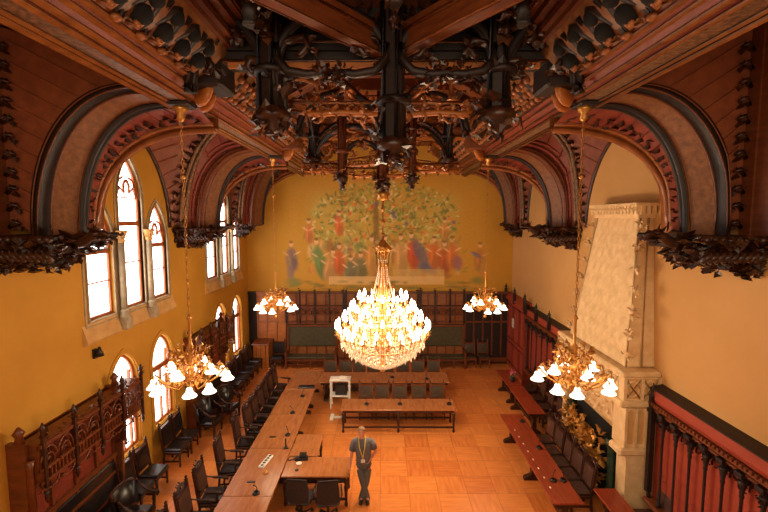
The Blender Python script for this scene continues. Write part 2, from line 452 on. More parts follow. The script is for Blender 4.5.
for s, nm in ((-1,'left'), (1,'right')):
    side = 'window side' if s < 0 else 'fireplace side'
    arch(s, 0, 'nearest carved dark wooden quarter arch on the %s, with boarded spandrel' % side, True)
    arch(s, 5.9, 'middle carved wooden quarter arch on the %s, springing from its corbel' % side, False)
    ar_ = arch(s, 10.78, 'farthest carved wooden quarter arch on the %s, against the mural wall' % side, False)
    ar_.scale.z = 1.22; ar_.location.z = 6.33*(1-1.22)

# ------------------------------------------------------------------ corbels with dragons
def corbel(s, Y, label, nz=1.0):
    W = XL if s < 0 else XR
    t = thing('carved_corbel', label, 'corbel', (W, Y, 6.33)); t.scale = (nz, nz*1.1, .6+.4*nz)
    g = -s      # towards the room
    b = MB()
    for z0, z1, d, h in ((-.10,0,1.02,.80),(-.24,-.10,.86,.70),(-.40,-.24,.62,.6),(-.56,-.40,.36,.46)):
        x = sorted((0, g*d)); b.box(x[0], x[1], -h, h*.95, z0, z1, .03)
    b.build('bracket_block', 'wood_dark', t)
    f = MB()
    for i in range(300):
        u = rnd.random(); z = -.02-.56*rnd.random()**1.1; d = 1.05+z*1.25
        side = rnd.random()
        if side < .55: p = (g*d*u, -.8-z*.4+rnd.uniform(-.03,.03), z); e = (rnd.uniform(-1,1), -1, rnd.uniform(-1,.3))
        elif side < .9: p = (g*d, rnd.uniform(-.8,.8)*(1+z*.7), z); e = (g, rnd.uniform(-1,1), rnd.uniform(-1,.3))
        else: p = (g*d*u, rnd.uniform(-.6,.6), z-.03); e = (g*.3, rnd.uniform(-.6,.6), -1)
        f.leaf(p, e, rnd.uniform(.09,.19), .5, .5)
        if i % 5 == 0: f.ball(p, rnd.uniform(.03,.06), 6, 4)
    for i in range(9):
        u = i/8; f.ball((g*(.05+u*.95), -.8, -.06), .07, 6, 4); 
        q = g*(.08+u*.8); f.tube([(q,-.74,-.2), (q+g*.08,-.82,-.28), (q+g*.14,-.78,-.38), (q+g*.06,-.72,-.42)], [.05,.055,.045,.02], 5)
    f.build('leaf_carving', 'wood_carved', t)
    d = MB()     # dragon reaching out into the room
    body = [(g*.8,-.3,-.2), (g*1.0,-.34,-.12), (g*1.18,-.36,-.13), (g*1.32,-.38,-.05), (g*1.42,-.4,.02), (g*1.52,-.42,.02)]
    d.tube(body, [.13,.12,.085,.07,.08,.05], 7)
    d.tube([(g*1.42,-.4,.03),(g*1.58,-.43,.03),(g*1.68,-.44,.0)], [.085,.06,.025], 6)
    d.tube([(g*1.42,-.4,-.02),(g*1.56,-.43,-.06),(g*1.62,-.44,-.09)], [.06,.035,.02], 5)
    for q in (-1, 1):
        d.tube([(g*1.40,-.4+q*.05,.07),(g*1.34,-.4+q*.09,.17)], [.025,.008], 4)
        d.leaf((g*1.02,-.34+q*.08,-.08), (-g*.2, q*.6, .7), .24, .2, .5); d.leaf((g*1.02,-.34+q*.08,-.1), (g*.5, q*.7, .2), .2, .2, .5)
        d.tube([(g*1.08,-.36+q*.07,-.16),(g*1.2,-.36+q*.14,-.28),(g*1.3,-.36+q*.12,-.30)], [.045,.035,.02], 5)
    d.build('dragon_head', 'wood_carved', t)
for s in (-1, 1):
    side = 'window wall' if s < 0 else 'fireplace wall'
    for y, w in ((7.35 if s < 0 else 7.15,'nearest'), (13.25,'second nearest'), (18.45,'farthest')):
        corbel(s, y if y < 18 else 18.1, 'dark carved leafy corbel with a dragon head on the %s, %s of three' % (side, w), .55 if y > 18 else 1)

# ------------------------------------------------------------------ beams
def beam(s):
    side = 'left' if s < 0 else 'right'
    t = thing('ceiling_beam', 'long moulded wooden ceiling beam running toward the mural on the %s' % side, 'beam')
    y0, y1 = -1.0, YB
    q = lambda x0, x1: tuple(sorted((s*x0, s*x1)))
    m = MB()
    m.box(*q(3.50,3.62), y0, y1, 8.47, 9.7)
    m.box(*q(3.20,3.50), y0, y1, 8.55, 9.6)
    m.build('beam_core', 'wood_mid', t)
    p = MB(); p.box(*q(3.24,3.46), y0, y1, 8.49, 8.55); p.build('patterned_soffit', 'wood_pattern', t)
    e = MB()
    for x, z, r in ((3.56,8.45,.05),(3.47,8.47,.035)): e.tube([(s*x,y0,z),(s*x,y1,z)], r, 6)
    for x, z, r in ((3.20,8.50,.04),(3.12,8.56,.05),(3.0,8.64,.045),(2.9,8.70,.05)): e.tube([(s*x,y0,z),(s*x,y1,z)], r, 6)
    e.build('gold_mouldings', 'wood_gold', t)
    c = MB(); c.prism([(s*3.2,8.53),(s*3.08,8.58),(s*2.98,8.66),(s*2.86,8.72),(s*2.86,9.7),(s*3.2,9.7)], 'y', y0, y1); c.build('stepped_cornice', 'wood_red', t)
    # cove with bosses
    k = MB(); k.loft([[(s*2.88,y0,8.72),(s*2.88,y1,8.72)],[(s*2.72,y0,8.80),(s*2.72,y1,8.80)],[(s*2.55,y0,8.95),(s*2.55,y1,8.95)],[(s*2.40,y0,9.20),(s*2.40,y1,9.20)]])
    k.build('boss_cove', 'wood_cove', t)
    y = 2.6; i = 0
    bs = MB(); kn = MB(); vd = MB()
    while y < 17.6:
        step = .46
        if not (6.55 < y < 7.55 or 12.6 < y < 13.5):
            if y > 7.5:
                for dx, dz in ((2.78,8.76),(2.64,8.87),(2.50,9.0)):
                    for dy in (0, .23): kn.ball((s*dx, y+dy, dz), .075, 7, 5)
                bs.tube([(s*2.84, y+.11, 8.72), (s*2.62, y+.11, 8.87), (s*2.42, y+.11, 9.12)], .045, 5)
                y += step; continue
            arc = [(s*(2.84-.36*sin(a)), y-.17*cos(a), 8.78+.30*sin(a)) for a in [PI*j/8 for j in range(9)]]
            bs.tube(arc, .075, 6)
            bs.tube([(s*2.84, y-.2, 8.72), (s*2.44, y-.22, 9.12)], .05, 5)
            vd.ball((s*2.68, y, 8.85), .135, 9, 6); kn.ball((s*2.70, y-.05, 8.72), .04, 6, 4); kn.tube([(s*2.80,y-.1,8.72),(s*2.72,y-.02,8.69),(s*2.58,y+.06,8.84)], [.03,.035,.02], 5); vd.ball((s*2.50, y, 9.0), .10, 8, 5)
            kn.ball((s*2.78, y, 8.78), .06, 7, 5); kn.lathe([(.02,0),(.07,.03),(.05,.08)], (s*2.82, y-.22, 8.66), 7)
        y += step
    bs.build('cove_arches', 'wood_dark', t); vd.build('cove_shade_balls', 'black_shade', t); kn.build('cove_bosses', 'wood_gold', t)  # solid black balls paint the shade of the cove's hollows
    u = MB()
    for x, z, w in ((2.40,9.22,.07),(2.30,9.30,.05),(2.20,9.42,.06),(2.08,9.5,.05)): u.box(*q(x-w,x+w), y0, y1, z-.03, z+.06)
    u.box(*q(2.0,2.42), y0, y1, 9.5, 9.75)
    u.build('upper_mouldings', 'wood_mid', t)
    # aisle boards above the arches
    a = MB(); a.box(*q(3.5, 5.72 if s > 0 else 6.1), y0, y1, 9.6, 9.66); a.build('aisle_boards', 'wood_board', t)
    return t
beam(-1); beam(1)
def tie(Y, label, dark):
    t = thing('tie_beam', label, 'beam', (0, Y, 0))
    m = MB()
    m.box(-2.9, 2.9, -.22, .22, 9.0, 9.75)
    m.box(-2.9, 2.9, -.30, .30, 9.16, 9.26); m.box(-2.9, 2.9, -.27, .27, 9.42, 9.50); m.box(-2.9, 2.9, -.34, .34, 9.62, 9.75)
    for s in (-1, 1):
        q = sorted((s*2.5, s*3.2)); m.box(q[0], q[1], -.34, .34, 8.62, 9.5, .04)
    m.build('beam_core', 'wood_dark' if dark else 'wood_mid', t)
    g = MB()
    for z, yy in ((9.02,-.24),(9.30,-.25),(9.54,-.25)): g.tube([(-2.5,yy,z),(2.5,yy,z)], .025, 5)
    g.box(-2.4, 2.4, -.29, -.22, 8.90, 8.98); g.build('bead_mouldings', 'wood_orange', t)
    k = MB()
    for s in (-1, 1):
        for d in (0, .5):
            k.lathe([(.02,-.06),(.2,-.05),(.24,0),(.2,.05),(.02,.06)], (s*(2.86+d*.2), -.1+d*.75, 8.58), 14, axis=(s*.5,-.6,.2))
    k.build('painted_boss', 'wood_orange', t)
    return t
tie(7.05, 'nearest dark transverse tie beam with round gilt bosses at its ends', True)
tie(13.1, 'farther transverse tie beam behind the hanging tracery', False)

# ceiling coffers (ribs of the nave ceiling)
cf = thing('ceiling_coffering', 'red boarded coffers with diagonal moulded ribs above the hanging tracery', 'ceiling panel', (0,0,0))
m = MB(); gm = MB()
for Y in (7.05, 13.1):
    for s in (-1, 1):
        for e in (-1, 1):
            z = 9.22 if (Y < 8 and e < 0) else 9.5
            p, q = Vector((.08, Y-.1, z)), Vector((s*2.1, Y+e*2.9, z))
            m.bar(p, q, .20, .30); m.bar(p+Vector((0,0,.16)), q+Vector((0,0,.16)), .30, .08)
            n_ = (q-p).normalized().cross(Vector((0,0,1)))
            for o_, zz in ((.10,-.15),(-.10,-.15),(.13,.10),(-.13,.10)): gm.tube([p+n_*o_+Vector((0,0,zz)), q+n_*o_+Vector((0,0,zz))], .022, 5)
gm.build('gilt_beads', 'wood_gold', cf)
for Y in (4.0, 10.07, 16.2): m.box(-2.2, 2.2, Y-.12, Y+.12, 9.5, 9.75)
m.build('diagonal_ribs', 'wood_mid', cf)
m = MB()
for i in range(28): m.box(-2.2, 2.2, 3.0+i*.55, 3.03+i*.55, 9.72, 9.76)
for x in (-1.5,-.75,0,.75,1.5): m.box(x-.03, x+.03, 3, YB, 9.71, 9.76)
m.build('board_seams', 'wood_dark', cf)

# ------------------------------------------------------------------ hanging tracery
def post(x, Y, z0, z1, r, label, mat='wood_dark'):
    t = thing('pendant_post', label, 'pendant post', (x, Y, 0))
    b = MB(); b.lathe([(r,z0),(r,z1)], n=8, smooth=False)
    for a in range(4): b.tube([(r*cos(a*PI/2+.4), r*sin(a*PI/2+.4), z0+.05), (r*cos(a*PI/2+.4), r*sin(a*PI/2+.4), z1)], r*.4, 6)
    b.lathe([(r*1.5,z0+.55),(r*1.7,z0+.6),(r*1.4,z0+.66)], n=8)
    b.foliage((0,0,z0+.6), r*1.8, 16, r*1.2, .5); b.build('shaft', mat, t)
    c = MB(); c.lathe([(.01,z0-.30),(r*.7,z0-.24),(r*.5,z0-.16),(r*1.5,z0-.08),(r*1.6,z0),(r*1.1,z0+.08)], n=8)
    c.foliage((0,0,z0), r*1.9, 30, r*1.5, .9); c.foliage((0,0,z0-.2), r*1.0, 12, r*1.0)
    c.build('carved_finial', 'wood_carved', t)
    return t
def span(P, Q, zs, rise, label, r=.06, cusps=True, up=0.0, mat='wood_carved'):
    """cusped pointed arch between two posts in a vertical plane"""
    P = Vector(P); Q = Vector(Q); d = Q-P; L = d.length; d.normalize()
    t = thing('tracery_arch', label, 'tracery', (P.x, P.y, 0), math.atan2(d.y, d.x))
    h = L/2; R = (h*h+rise*rise)/(2*h) if rise > h else None
    def half(k, off=0):
        pts = []
        for i in range(9):
            a = i/8
            if R: 
                am = math.asin(min(1, rise/R)); x = R-R*cos(am*a); z = R*sin(am*a)
            else:
                x = h*(1-cos(a*PI/2)); z = rise*sin(a*PI/2)
            x = x+off*(1-a*.8); 
            pts.append((x if k < 0 else L-x, 0, zs+z-off*.5*a))
        return pts
    b = MB()
    for k in (-1, 1):
        b.tube(half(k), r, 7); b.tube(half(k, .09), r*.55, 6)
    b.build('pointed_arch', 'wood_dark', t)
    c = MB()
    for k in (-1, 1):
        hp = half(k)
        for i0, sz in ((2,.46),(5,.36)):     # hooked foils curling into the opening
            p = Vector(hp[i0]); tg = (Vector(hp[i0+1])-p).normalized(); inn = Vector((-k, 0, 0)); q = h*sz
            pts = [p, p+tg*q*.45+inn*q*.25, p+tg*q*.55+inn*q*.75, p+tg*q*.20+inn*q*1.05, p-tg*q*.12+inn*q*.92, p-tg*q*.08+inn*q*.70]
            c.tube(pts, [r*.8,r*.8,r*.75,r*.7,r*.55,r*.35], 7)
            c.foliage(pts[3], r*.9, 7, r*2.0)
        for i in range(1, 8):
            p = Vector(hp[i]); c.leaf(p+Vector((0,0,r)), (k*.5, -.3, 1), r*2.4)
    ap = Vector((h,0,zs+rise)); c.foliage(ap+Vector((0,0,.06)), .09, 12, r*2.2)
    c.build('leaf_cusps', mat, t)
    return t
TZ = 9.7
YF = 6.5
P1, P2, PC = (-1.66, YF), (1.70, YF), (.14, YF)
post(*P1, 8.15, TZ, .17, 'heavy dark pendant post in the front screen, on the window side')
post(*P2, 8.15, TZ, .17, 'heavy dark pendant post in the front screen, on the fireplace side')
post(*PC, 7.72, TZ, .16, 'heaviest dark pendant post hanging lowest at the centre front')
F1, F2 = (-1.92, 11.9), (1.75, 11.9)
post(*F1, 8.22, TZ, .13, 'slimmer pendant post at the back corner of the hanging tracery, window side')
post(*F2, 8.22, TZ, .13, 'slimmer pendant post at the back corner of the hanging tracery, fireplace side')
M1, M2, M3 = (-.98, 10.1), (.66, 10.1), (-.03, 10.1)
post(*M1, 7.55, 8.9, .085, 'small carved drop beside the big chandelier chain, window side', 'wood_mid')
post(*M2, 7.55, 8.9, .085, 'small carved drop beside the big chandelier chain, fireplace side', 'wood_mid')
post(*M3, 7.40, TZ, .11, 'carved boss post that the big chandelier hangs from', 'wood_mid')
V = lambda p, z=0: (p[0], p[1], z)
span(V(P1), V(PC), 8.68, .98, 'cusped front arch between the window side and centre pendant posts', .085)
span(V(PC), V(P2), 8.68, .98, 'cusped front arch between the centre and fireplace side pendant posts', .085)
span((-2.9,YF,0), V(P1), 8.45, 1.1, 'cusped half arch from the window side beam to the first front post', .085)
span(V(P2), (2.9,YF,0), 8.45, 1.1, 'cusped half arch from the last front post to the fireplace side beam', .085)
span(V(P1), V(F1), 8.55, 1.0, 'receding cusped arch on the window side flank of the hanging tracery', .065)
span(V(P2), V(F2), 8.55, 1.0, 'receding cusped arch on the fireplace side flank of the hanging tracery', .065)
span(V(F1), V(M3), 7.95, .95, 'cusped arch from the back window side post to the chandelier boss', .06, mat='carved_lit')
span(V(M3), V(F2), 7.95, .95, 'cusped arch from the chandelier boss to the back fireplace side post', .06, mat='carved_lit')
span(V(F1), V(F2), 8.35, 1.1, 'wide cusped arch at the back of the hanging tracery', .06, mat='carved_lit')
span(V(P1), V(M3), 8.2, 1.0, 'diagonal cusped arch from the front window side post to the chandelier boss', .06, mat='carved_lit')
span(V(P2), V(M3), 8.2, 1.0, 'diagonal cusped arch from the front fireplace side post to the chandelier boss', .06, mat='carved_lit')
span(V(M1), V(M3), 7.85, .55, 'little arch beside the chandelier boss, window side', .045, mat='carved_lit')
span(V(M3), V(M2), 7.85, .55, 'little arch beside the chandelier boss, fireplace side', .045, mat='carved_lit')
G1, G2, GC = (-1.78, 8.9), (1.72, 8.9), (-.0, 8.9)
span(V(G1), V(GC), 8.25, .9, 'second cusped arch behind the front screen, window side half', .065, mat='carved_lit')
span(V(GC), V(G2), 8.25, .9, 'second cusped arch behind the front screen, fireplace side half', .065, mat='carved_lit')
# overhead arches toward the viewer
N1, N2 = (-1.62, 5.3), (1.66, 5.3)
span(V(N1), V(P1), 8.9, .72, 'short overhead cusped arch running back to the window side front post', .08)
span(V(N2), V(P2), 8.9, .72, 'short overhead cusped arch running back to the fireplace side front post', .08)
span((.14,5.1,0), V(PC), 9.05, .6, 'short overhead cusped arch running back to the centre front post', .075)
# horizontal traceried cradle with crockets
def cradle(P, Q, z, label):
    P = Vector(P); Q = Vector(Q); d = Q-P; L = d.length
    t = thing('crocket_rail', label, 'tracery', (P.x, P.y, z), math.atan2(d.y, d.x))
    b = MB(); b.tube([(0,0,0),(L*.25,0,-.05),(L*.5,0,-.02),(L*.75,0,-.05),(L,0,0)], .05, 6); b.tube([(0,0,.14),(L,0,.14)], .035, 5)
    b.build('rail', 'wood_orange', t)
    c = MB(); n = max(3, int(L/.22))
    for i in range(n+1):
        x = L*i/n; c.foliage((x,0,.02), .08, 10, .12); c.ball((x,-.03,.03), .04, 6, 4); c.tube([(x,0,0),(x+.06,-.03,-.1),(x+.02,-.02,-.17)], [.03,.03,.012], 5)
    c.build('crockets', 'carved_lit', t)
def swoop(P, sgn, label):
    t = thing('leaf_branch', label, 'tracery', (P[0], P[1]-.14, 0))
    b = MB(); pts = [(sgn*.10,0,9.1),(sgn*.12,-.04,8.86),(sgn*.28,-.05,8.70),(sgn*.55,-.04,8.66),(sgn*.85,-.02,8.70),(sgn*1.05,0,8.66)]
    b.tube(pts, [.05,.065,.07,.065,.055,.03], 8); b.build('branch', 'wood_dark', t)
    c = MB(); c.foliage((sgn*.75,-.02,8.70), .10, 16, .14); c.foliage((sgn*1.0,-.02,8.66), .12, 18, .14); c.foliage((sgn*.2,-.05,8.78), .06, 8, .1); c.build('leaves', 'wood_carved', t)
swoop(PC, -1, 'branch sweeping out from the centre front post toward the windows')
swoop(PC, 1, 'branch sweeping out from the centre front post toward the fireplace')
swoop(P1, 1, 'branch sweeping inward from the window side front post')
swoop(P2, -1, 'branch sweeping inward from the fireplace side front post')
cradle((-1.55,YF+.6,0), (.14,YF+.6,0), 8.33, 'crocketed rail between the window side and centre front posts')
cradle((.14,YF+.6,0), (1.6,YF+.6,0), 8.33, 'crocketed rail between the centre and fireplace side front posts')
cradle(V(F1), V(M3), 7.93, 'crocketed rail from the back window side post to the chandelier boss')
cradle(V(M3), V(F2), 7.93, 'crocketed rail from the chandelier boss to the back fireplace side post')
cradle((-1.9,10.1,0), V(M1), 7.72, 'low crocketed rail ending at the window side carved drop')
cradle(V(M2), (1.75,10.1,0), 7.72, 'low crocketed rail ending at the fireplace side carved drop')
cradle(V(M1), V(M2), 7.62, 'lowest crocketed rail crossing behind the chandelier chain')

# ------------------------------------------------------------------ chandeliers
def chain(mb, z0, z1, r=.014):
    n = int((z1-z0)/.075)
    for i in range(n):
        z = z0+(z1-z0)*(i+.5)/n; h = (z1-z0)/n*.62
        a = Vector((1,0,0)) if i % 2 else Vector((0,1,0))
        pts = [Vector((0,0,z))+a*.019*cos(q)+Vector((0,0,h*sin(q))) for q in [2*PI*j/6 for j in range(7)]]
        mb.tube(pts, r*.75, 4, False)
def side_chandelier(x, Y, zt, label, seed):
    t = thing('hanging_lamp', label, 'chandelier', (x, Y, 3.95), seed*.37)
    k = MB(); zt = zt-3.95
    chain(k, .9, zt-.25, .011); k.lathe([(.02,zt-.25),(.07,zt-.2),(.05,zt-.12),(.11,zt-.06),(.12,zt)], n=8)
    k.ball((0,0,(zt+.9)*.62), .045, 8, 5)
    k.build('chain', 'brass', t)
    b = MB(); b.lathe([(.012,-.42),(.05,-.36),(.03,-.3),(.10,-.2),(.13,-.12),(.06,-.03),(.05,.1),(.10,.16),(.07,.24),(.03,.34),(.06,.42),(.025,.5),(.025,.9),(.05,.93),(.01,1.0)], n=10)
    b.ball((0,0,-.46), .05, 8, 5); b.build('stem', 'brass', t)
    for i in range(12):
        outer_ = i % 3 != 2
        a = 2*PI*i/12; R = .56 if outer_ else .36; zz = -.10 if outer_ else .12
        ar = MB(); c_, s_ = cos(a), sin(a); P_ = lambda r, z: (r*c_, r*s_, z)
        ar.tube([P_(.06,-.1), P_(R*.4,-.24+zz*.4), P_(R*.75,-.06+zz), P_(R,.10+zz), P_(R*1.05,.06+zz), P_(R*1.05,.0+zz)], [.018,.02,.018,.016,.016,.02], 6)
        ar.tube([P_(R*.4,-.2+zz*.4), P_(R*.55,.02+zz), P_(R*.42,.12+zz), P_(R*.3,.02+zz)], [.014,.013,.012,.006], 5)
        for j in range(5): ar.leaf(P_(R*(.3+.15*j), -.14+.05*j+zz), (rnd.uniform(-1,1), rnd.uniform(-1,1), rnd.uniform(0,1)), .11)
        ao = ar.build('arm', 'gilt', t)
        sh = MB(); cx, cy, cz = P_(R*1.05, zz)
        sh.lathe([(.03,.02),(.045,.0),(.05,-.04),(.085,-.09),(.115,-.125),(.112,-.13),(.08,-.095),(.04,-.04)], (cx,cy,cz), 12); sh.ball((cx,cy,cz-.085), .05, 8, 5)
        sh.build('lamp_shade', 'shade_glow', ao)
    f = MB()
    for i in range(12):
        a = 2*PI*i/12+.2
        f.tube([(.05*cos(a),.05*sin(a),.1), (.2*cos(a),.2*sin(a),.2), (.26*cos(a),.26*sin(a),.42)], [.012,.012,.006], 5)
        f.foliage((.24*cos(a),.24*sin(a),.34), .10, 5, .11)
        f.foliage((.34*cos(a+.3),.34*sin(a+.3),.02), .12, 4, .1)
    f.build('gilt_foliage', 'gilt', t)
    l = bpy.data.lights.new('lamp_light', 'POINT'); l.energy = 85; l.color = (1,.74,.46); l.shadow_soft_size = .5
    lo = bpy.data.objects.new('lamp_light', l); COL.objects.link(lo); lo.parent = t; lo.location = (0,0,-.05)
    return t
side_chandelier(-3.36, 7.2, 8.43, 'gilded lamp with white bell shades hanging nearest on the window side', 1)
side_chandelier(3.30, 7.2, 8.43, 'gilded lamp with white bell shades hanging nearest on the fireplace side', 2)
side_chandelier(-3.42, 13.25, 8.43, 'gilded lamp hanging at the far end on the window side', 3)
side_chandelier(3.20, 13.25, 8.43, 'gilded lamp hanging at the far end on the right side', 4)
for s in (-1, 1):
    for y, w in ((7.2,'near'), (13.25,'far')):
        tag(MB().box(s*3.33-.17, s*3.33+.17, y-.2, y+.2, 8.42, 8.49, .02).build('ceiling_rose', 'wood_dark'), 'dark wooden block under the %s beam holding the %s lamp chain' % ('left' if s < 0 else 'right', w), 'ceiling rose')
def grand(x, Y):
    t = thing('crystal_chandelier', 'huge brilliantly lit crystal chandelier hanging in the middle of the hall', 'chandelier', (x, Y, 0))
    k = MB(); k.tube([(0,0,6.05),(0,0,7.12)], .035, 8)
    for z in (6.2,6.5,6.8): k.ball((0,0,z), .055, 8, 5)
    k.lathe([(.05,7.0),(.15,7.04),(.12,7.1),(.18,7.16),(.05,7.24)], n=10); k.build('hanging_rod', 'brass', t)
    s_ = MB(); s_.lathe([(.05,2.95),(.04,3.05),(.12,3.3),(.16,3.7),(.10,4.2),(.08,4.6),(.14,4.8),(.06,4.95),(.08,5.3),(.13,5.5),(.06,5.65),(.16,5.82),(.20,5.9),(.10,6.0),(.05,6.08)], n=12)
    for i in range(6):
        a = i*PI/3; s_.tube([(.16*cos(a),.16*sin(a),5.8),(.12*cos(a),.12*sin(a),5.2),(.24*cos(a),.24*sin(a),4.75)], .018, 5)
        s_.tube([(.24*cos(a),.24*sin(a),4.6),(.24*cos(a),.24*sin(a),5.02)], .028, 6); s_.foliage((.15*cos(a),.15*sin(a),5.84), .08, 5, .1)
    s_.build('stem', 'brass', t)
    tiers = [(1.12,3.98,26),(.94,4.20,22),(.76,4.44,18),(.58,4.68,14),(.90,3.74,18)]
    nb = 0
    for R, z, n in tiers:
        r_ = MB(); r_.tube([(R*.86*cos(a), R*.86*sin(a), z-.22) for a in [2*PI*j/32 for j in range(33)]], .022, 6, False)
        for i in range(0, n, 2):
            a = 2*PI*i/n; r_.tube([(.1*cos(a),.1*sin(a),z-.30),(R*.5*cos(a),R*.5*sin(a),z-.38),(R*.86*cos(a),R*.86*sin(a),z-.22)], .014, 5)
        ro = r_.build('ring_tier', 'brass', t)
        for i in range(n):
            a = 2*PI*(i+.5*(tiers.index((R,z,n)) % 2))/n; cx, cy = R*cos(a), R*sin(a)
            c = MB(); c.tube([(R*.86*cos(a),R*.86*sin(a),z-.22),(cx*.97,cy*.97,z-.24),(cx,cy,z-.15)], .012, 5); c.lathe([(.02,-.16),(.06,-.13),(.03,-.12),(.022,-.11),(.022,-.01)], (cx,cy,z), 7)
            h = c.build('candle_holder', 'brass', ro)
            MB().lathe([(.018,-.01),(.036,.03),(.042,.06),(.032,.11),(.006,.17)], (cx,cy,z), 8).build('bulb', 'bulb', h)
            nb += 1
    cr = MB()
    def drop(p, s=.03):
        p = Vector(p); cr.add([p+Vector((0,0,s*1.2)), p+Vector((s*.6,0,0)), p+Vector((0,s*.6,0)), p+Vector((-s*.6,0,0)), p+Vector((0,-s*.6,0)), p-Vector((0,0,s*1.6))], [(0,1,2),(0,2,3),(0,3,4),(0,4,1),(5,2,1),(5,3,2),(5,4,3),(5,1,4)])
    for i in range(54):      # basket of crystal strings
        a = 2*PI*i/54
        for j in range(16):
            u = j/15; R = .98*cos(u*PI/2*.93)**.8+.04; drop((R*cos(a), R*sin(a), 3.82-.80*u**1.1 - .06*sin(u*PI)), .034)
    for R, z, n in tiers:
        for i in range(n*4):
            a = 2*PI*i/(n*4); drop((R*.9*cos(a), R*.9*sin(a), z-.30-.07*(i % 3)), .036)
            drop((R*.72*cos(a), R*.72*sin(a), z-.24-.09*(i % 2)), .032)
    for i in range(14):
        a = 2*PI*i/14
        for j in range(18):
            u = j/17; R = .10+.20*u**2; drop((R*cos(a), R*sin(a), 5.6-.9*u), .024)
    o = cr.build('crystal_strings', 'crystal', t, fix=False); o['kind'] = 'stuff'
    fn = MB(); fn.lathe([(.01,2.84),(.06,2.88),(.03,2.93),(.10,2.98),(.02,3.05)], n=10); fn.build('finial', 'gilt', t)
    for z, e in ((4.3, 850), (3.4, 300)):
        l = bpy.data.lights.new('chandelier_light', 'POINT'); l.energy = e; l.color = (1,.75,.48); l.shadow_soft_size = .9
        lo = bpy.data.objects.new('chandelier_light', l); COL.objects.link(lo); lo.parent = t; lo.location = (0,0,z)
grand(-.03, 10.1)

# ------------------------------------------------------------------ panelling
def colon(mb, u, d, z0, z1, r=.04):
    mb.lathe([(r*1.6,z0),(r*1.6,z0+.08),(r,z0+.12),(r*.85,(z0+z1)/2),(r,z1-.28),(r*1.5,z1-.25),(r*1.1,z1-.21),(r*2.3,z1-.04),(r*2.4,z1)], (u,d,0), 8)
    mb.foliage((u,d,z1-.12), r*2.0, 10, r*1.9, .8)
def panelling(name, label, loc, rz, L, zt, pitch, z0=.0, mats=('panel_red','wood_dark','wood_mid')):
    """local frame: u = +X along the wall, room side = -Y"""
    t = thing(name, label, 'panelling', loc, rz)
    MB().box(0, L, -.08, -.002, z0, zt-.1).build('back_panel', mats[0], t)
    c = MB(); c.prism([(-.002,zt-.12),(-.20,zt-.12),(-.23,zt-.04),(-.23,zt+.15),(-.002,zt+.15)], 'x', 0, L); c.build('cornice', mats[0], t)
    c = MB(); c.prism([(-.002,zt+.152),(-.25,zt+.152),(-.25,zt+.18),(-.002,zt+.24)], 'x', 0, L); c.build('cornice_cap', 'wood_dark', t)
    d = MB(); n = int(L/.09)
    for i in range(n): d.box(i*L/n+.02, i*L/n+.065, -.29, -.24, zt-.17, zt-.11)
    d.box(0, L, -.25, -.08, zt-.22, zt-.17); d.box(0, L, -.22, -.08, zt-.30, zt-.26); d.build('dentils', mats[2], t)
    k = max(1, round(L/pitch)); a = MB()
    for i in range(k+1):
        u = min(max(i*L/k, .05), L-.05)
        cm = MB(); colon(cm, u, -.19, z0+.75, zt-.42, .026); cm.build('colonette', mats[1], t)
        a.prism([(-.08,zt-.26),(-.28,zt-.26),(-.28,zt-.34),(-.20,zt-.42),(-.08,zt-.5)], 'x', u-.07, u+.07)
        a.foliage((u,-.23,zt-.42), .07, 9, .08)
        if i < k:
            w = L/k; pts = [(u+w/2-w/2*cos(q), -.16, zt-.52+.22*sin(q)) for q in [PI*j/8 for j in range(9)]]
            a.tube(pts, .022, 5); a.tube([(p[0]*.6+(u+w/2)*.4, -.14, p[2]-.03) for p in pts], .016, 5)
    a.build('bracket_frieze', mats[1], t)
    b = MB(); b.box(0, L, -.30, -.08, z0+.66, z0+.76, .02); b.box(0, L, -.12, -.08, z0, z0+.16)
    for i in range(k): b.box(i*L/k+.06, (i+1)*L/k-.06, -.11, -.08, z0+.22, z0+.6)
    b.build('bench_rail', mats[2], t)
    return t
def post_finial(t, u, d, z0, z1, mat='wood_dark'):
    p = MB(); p.box(u-.05, u+.05, d-.05, d+.05, z0, z1)
    p.lathe([(.05,z1),(.08,z1+.03),(.03,z1+.1),(.06,z1+.16),(.02,z1+.24),(.005,z1+.32)], (u,d,0), 6); p.foliage((u,d,z1+.1), .06, 8, .08)
    p.build('finial_post', mat, t)
t = panelling('wall_panelling', 'red wooden wall panelling with dark colonettes right of the fireplace', (XR, 8.5, 0), -PI/2, 4.5, 2.95, .37)
post_finial(t, .06, -.22, .9, 2.92)
t = panelling('wall_panelling', 'red panelling with bracketed cornice between the door and fireplace', (XR, 16.2, 0), -PI/2, 4.1, 2.95, .5)
for u in (0.05, 1.2, 2.4): post_finial(t, u, -.3, 2.9, 3.25)
# red wooden door section at the far right
d = bpy.data.objects.new('door_1', None); COL.objects.link(d); d.location = (XR, 18.9, 0); d.rotation_euler = (0,0,-PI/2); struct(d)
m = MB(); m.box(0, 2.62, -.16, -.002, 0, 3.0); m.prism([(-.002,3.0),(-.26,3.0),(-.32,3.1),(-.1,3.26),(-.002,3.3)], 'x', 0, 2.66); m.build('door_leaf', 'panel_red', d)
m = MB()
for u0, u1 in ((.1,.85),(.95,1.7),(1.8,2.5)):
    for z0, z1 in ((.2,1.15),(1.3,2.8)):
        for a in ((u0,u1,z0,z0+.05),(u0,u1,z1-.05,z1),(u0,u0+.05,z0,z1),(u1-.05,u1,z0,z1)): m.box(a[0],a[1],-.20,-.16,a[2],a[3])
m.box(2.55,2.66,-.3,-.1,0,3.3); m.build('door_frame', 'wood_red', d)
for u in (.05, 1.3, 2.6): post_finial(d, u, -.28, 3.0, 3.4)
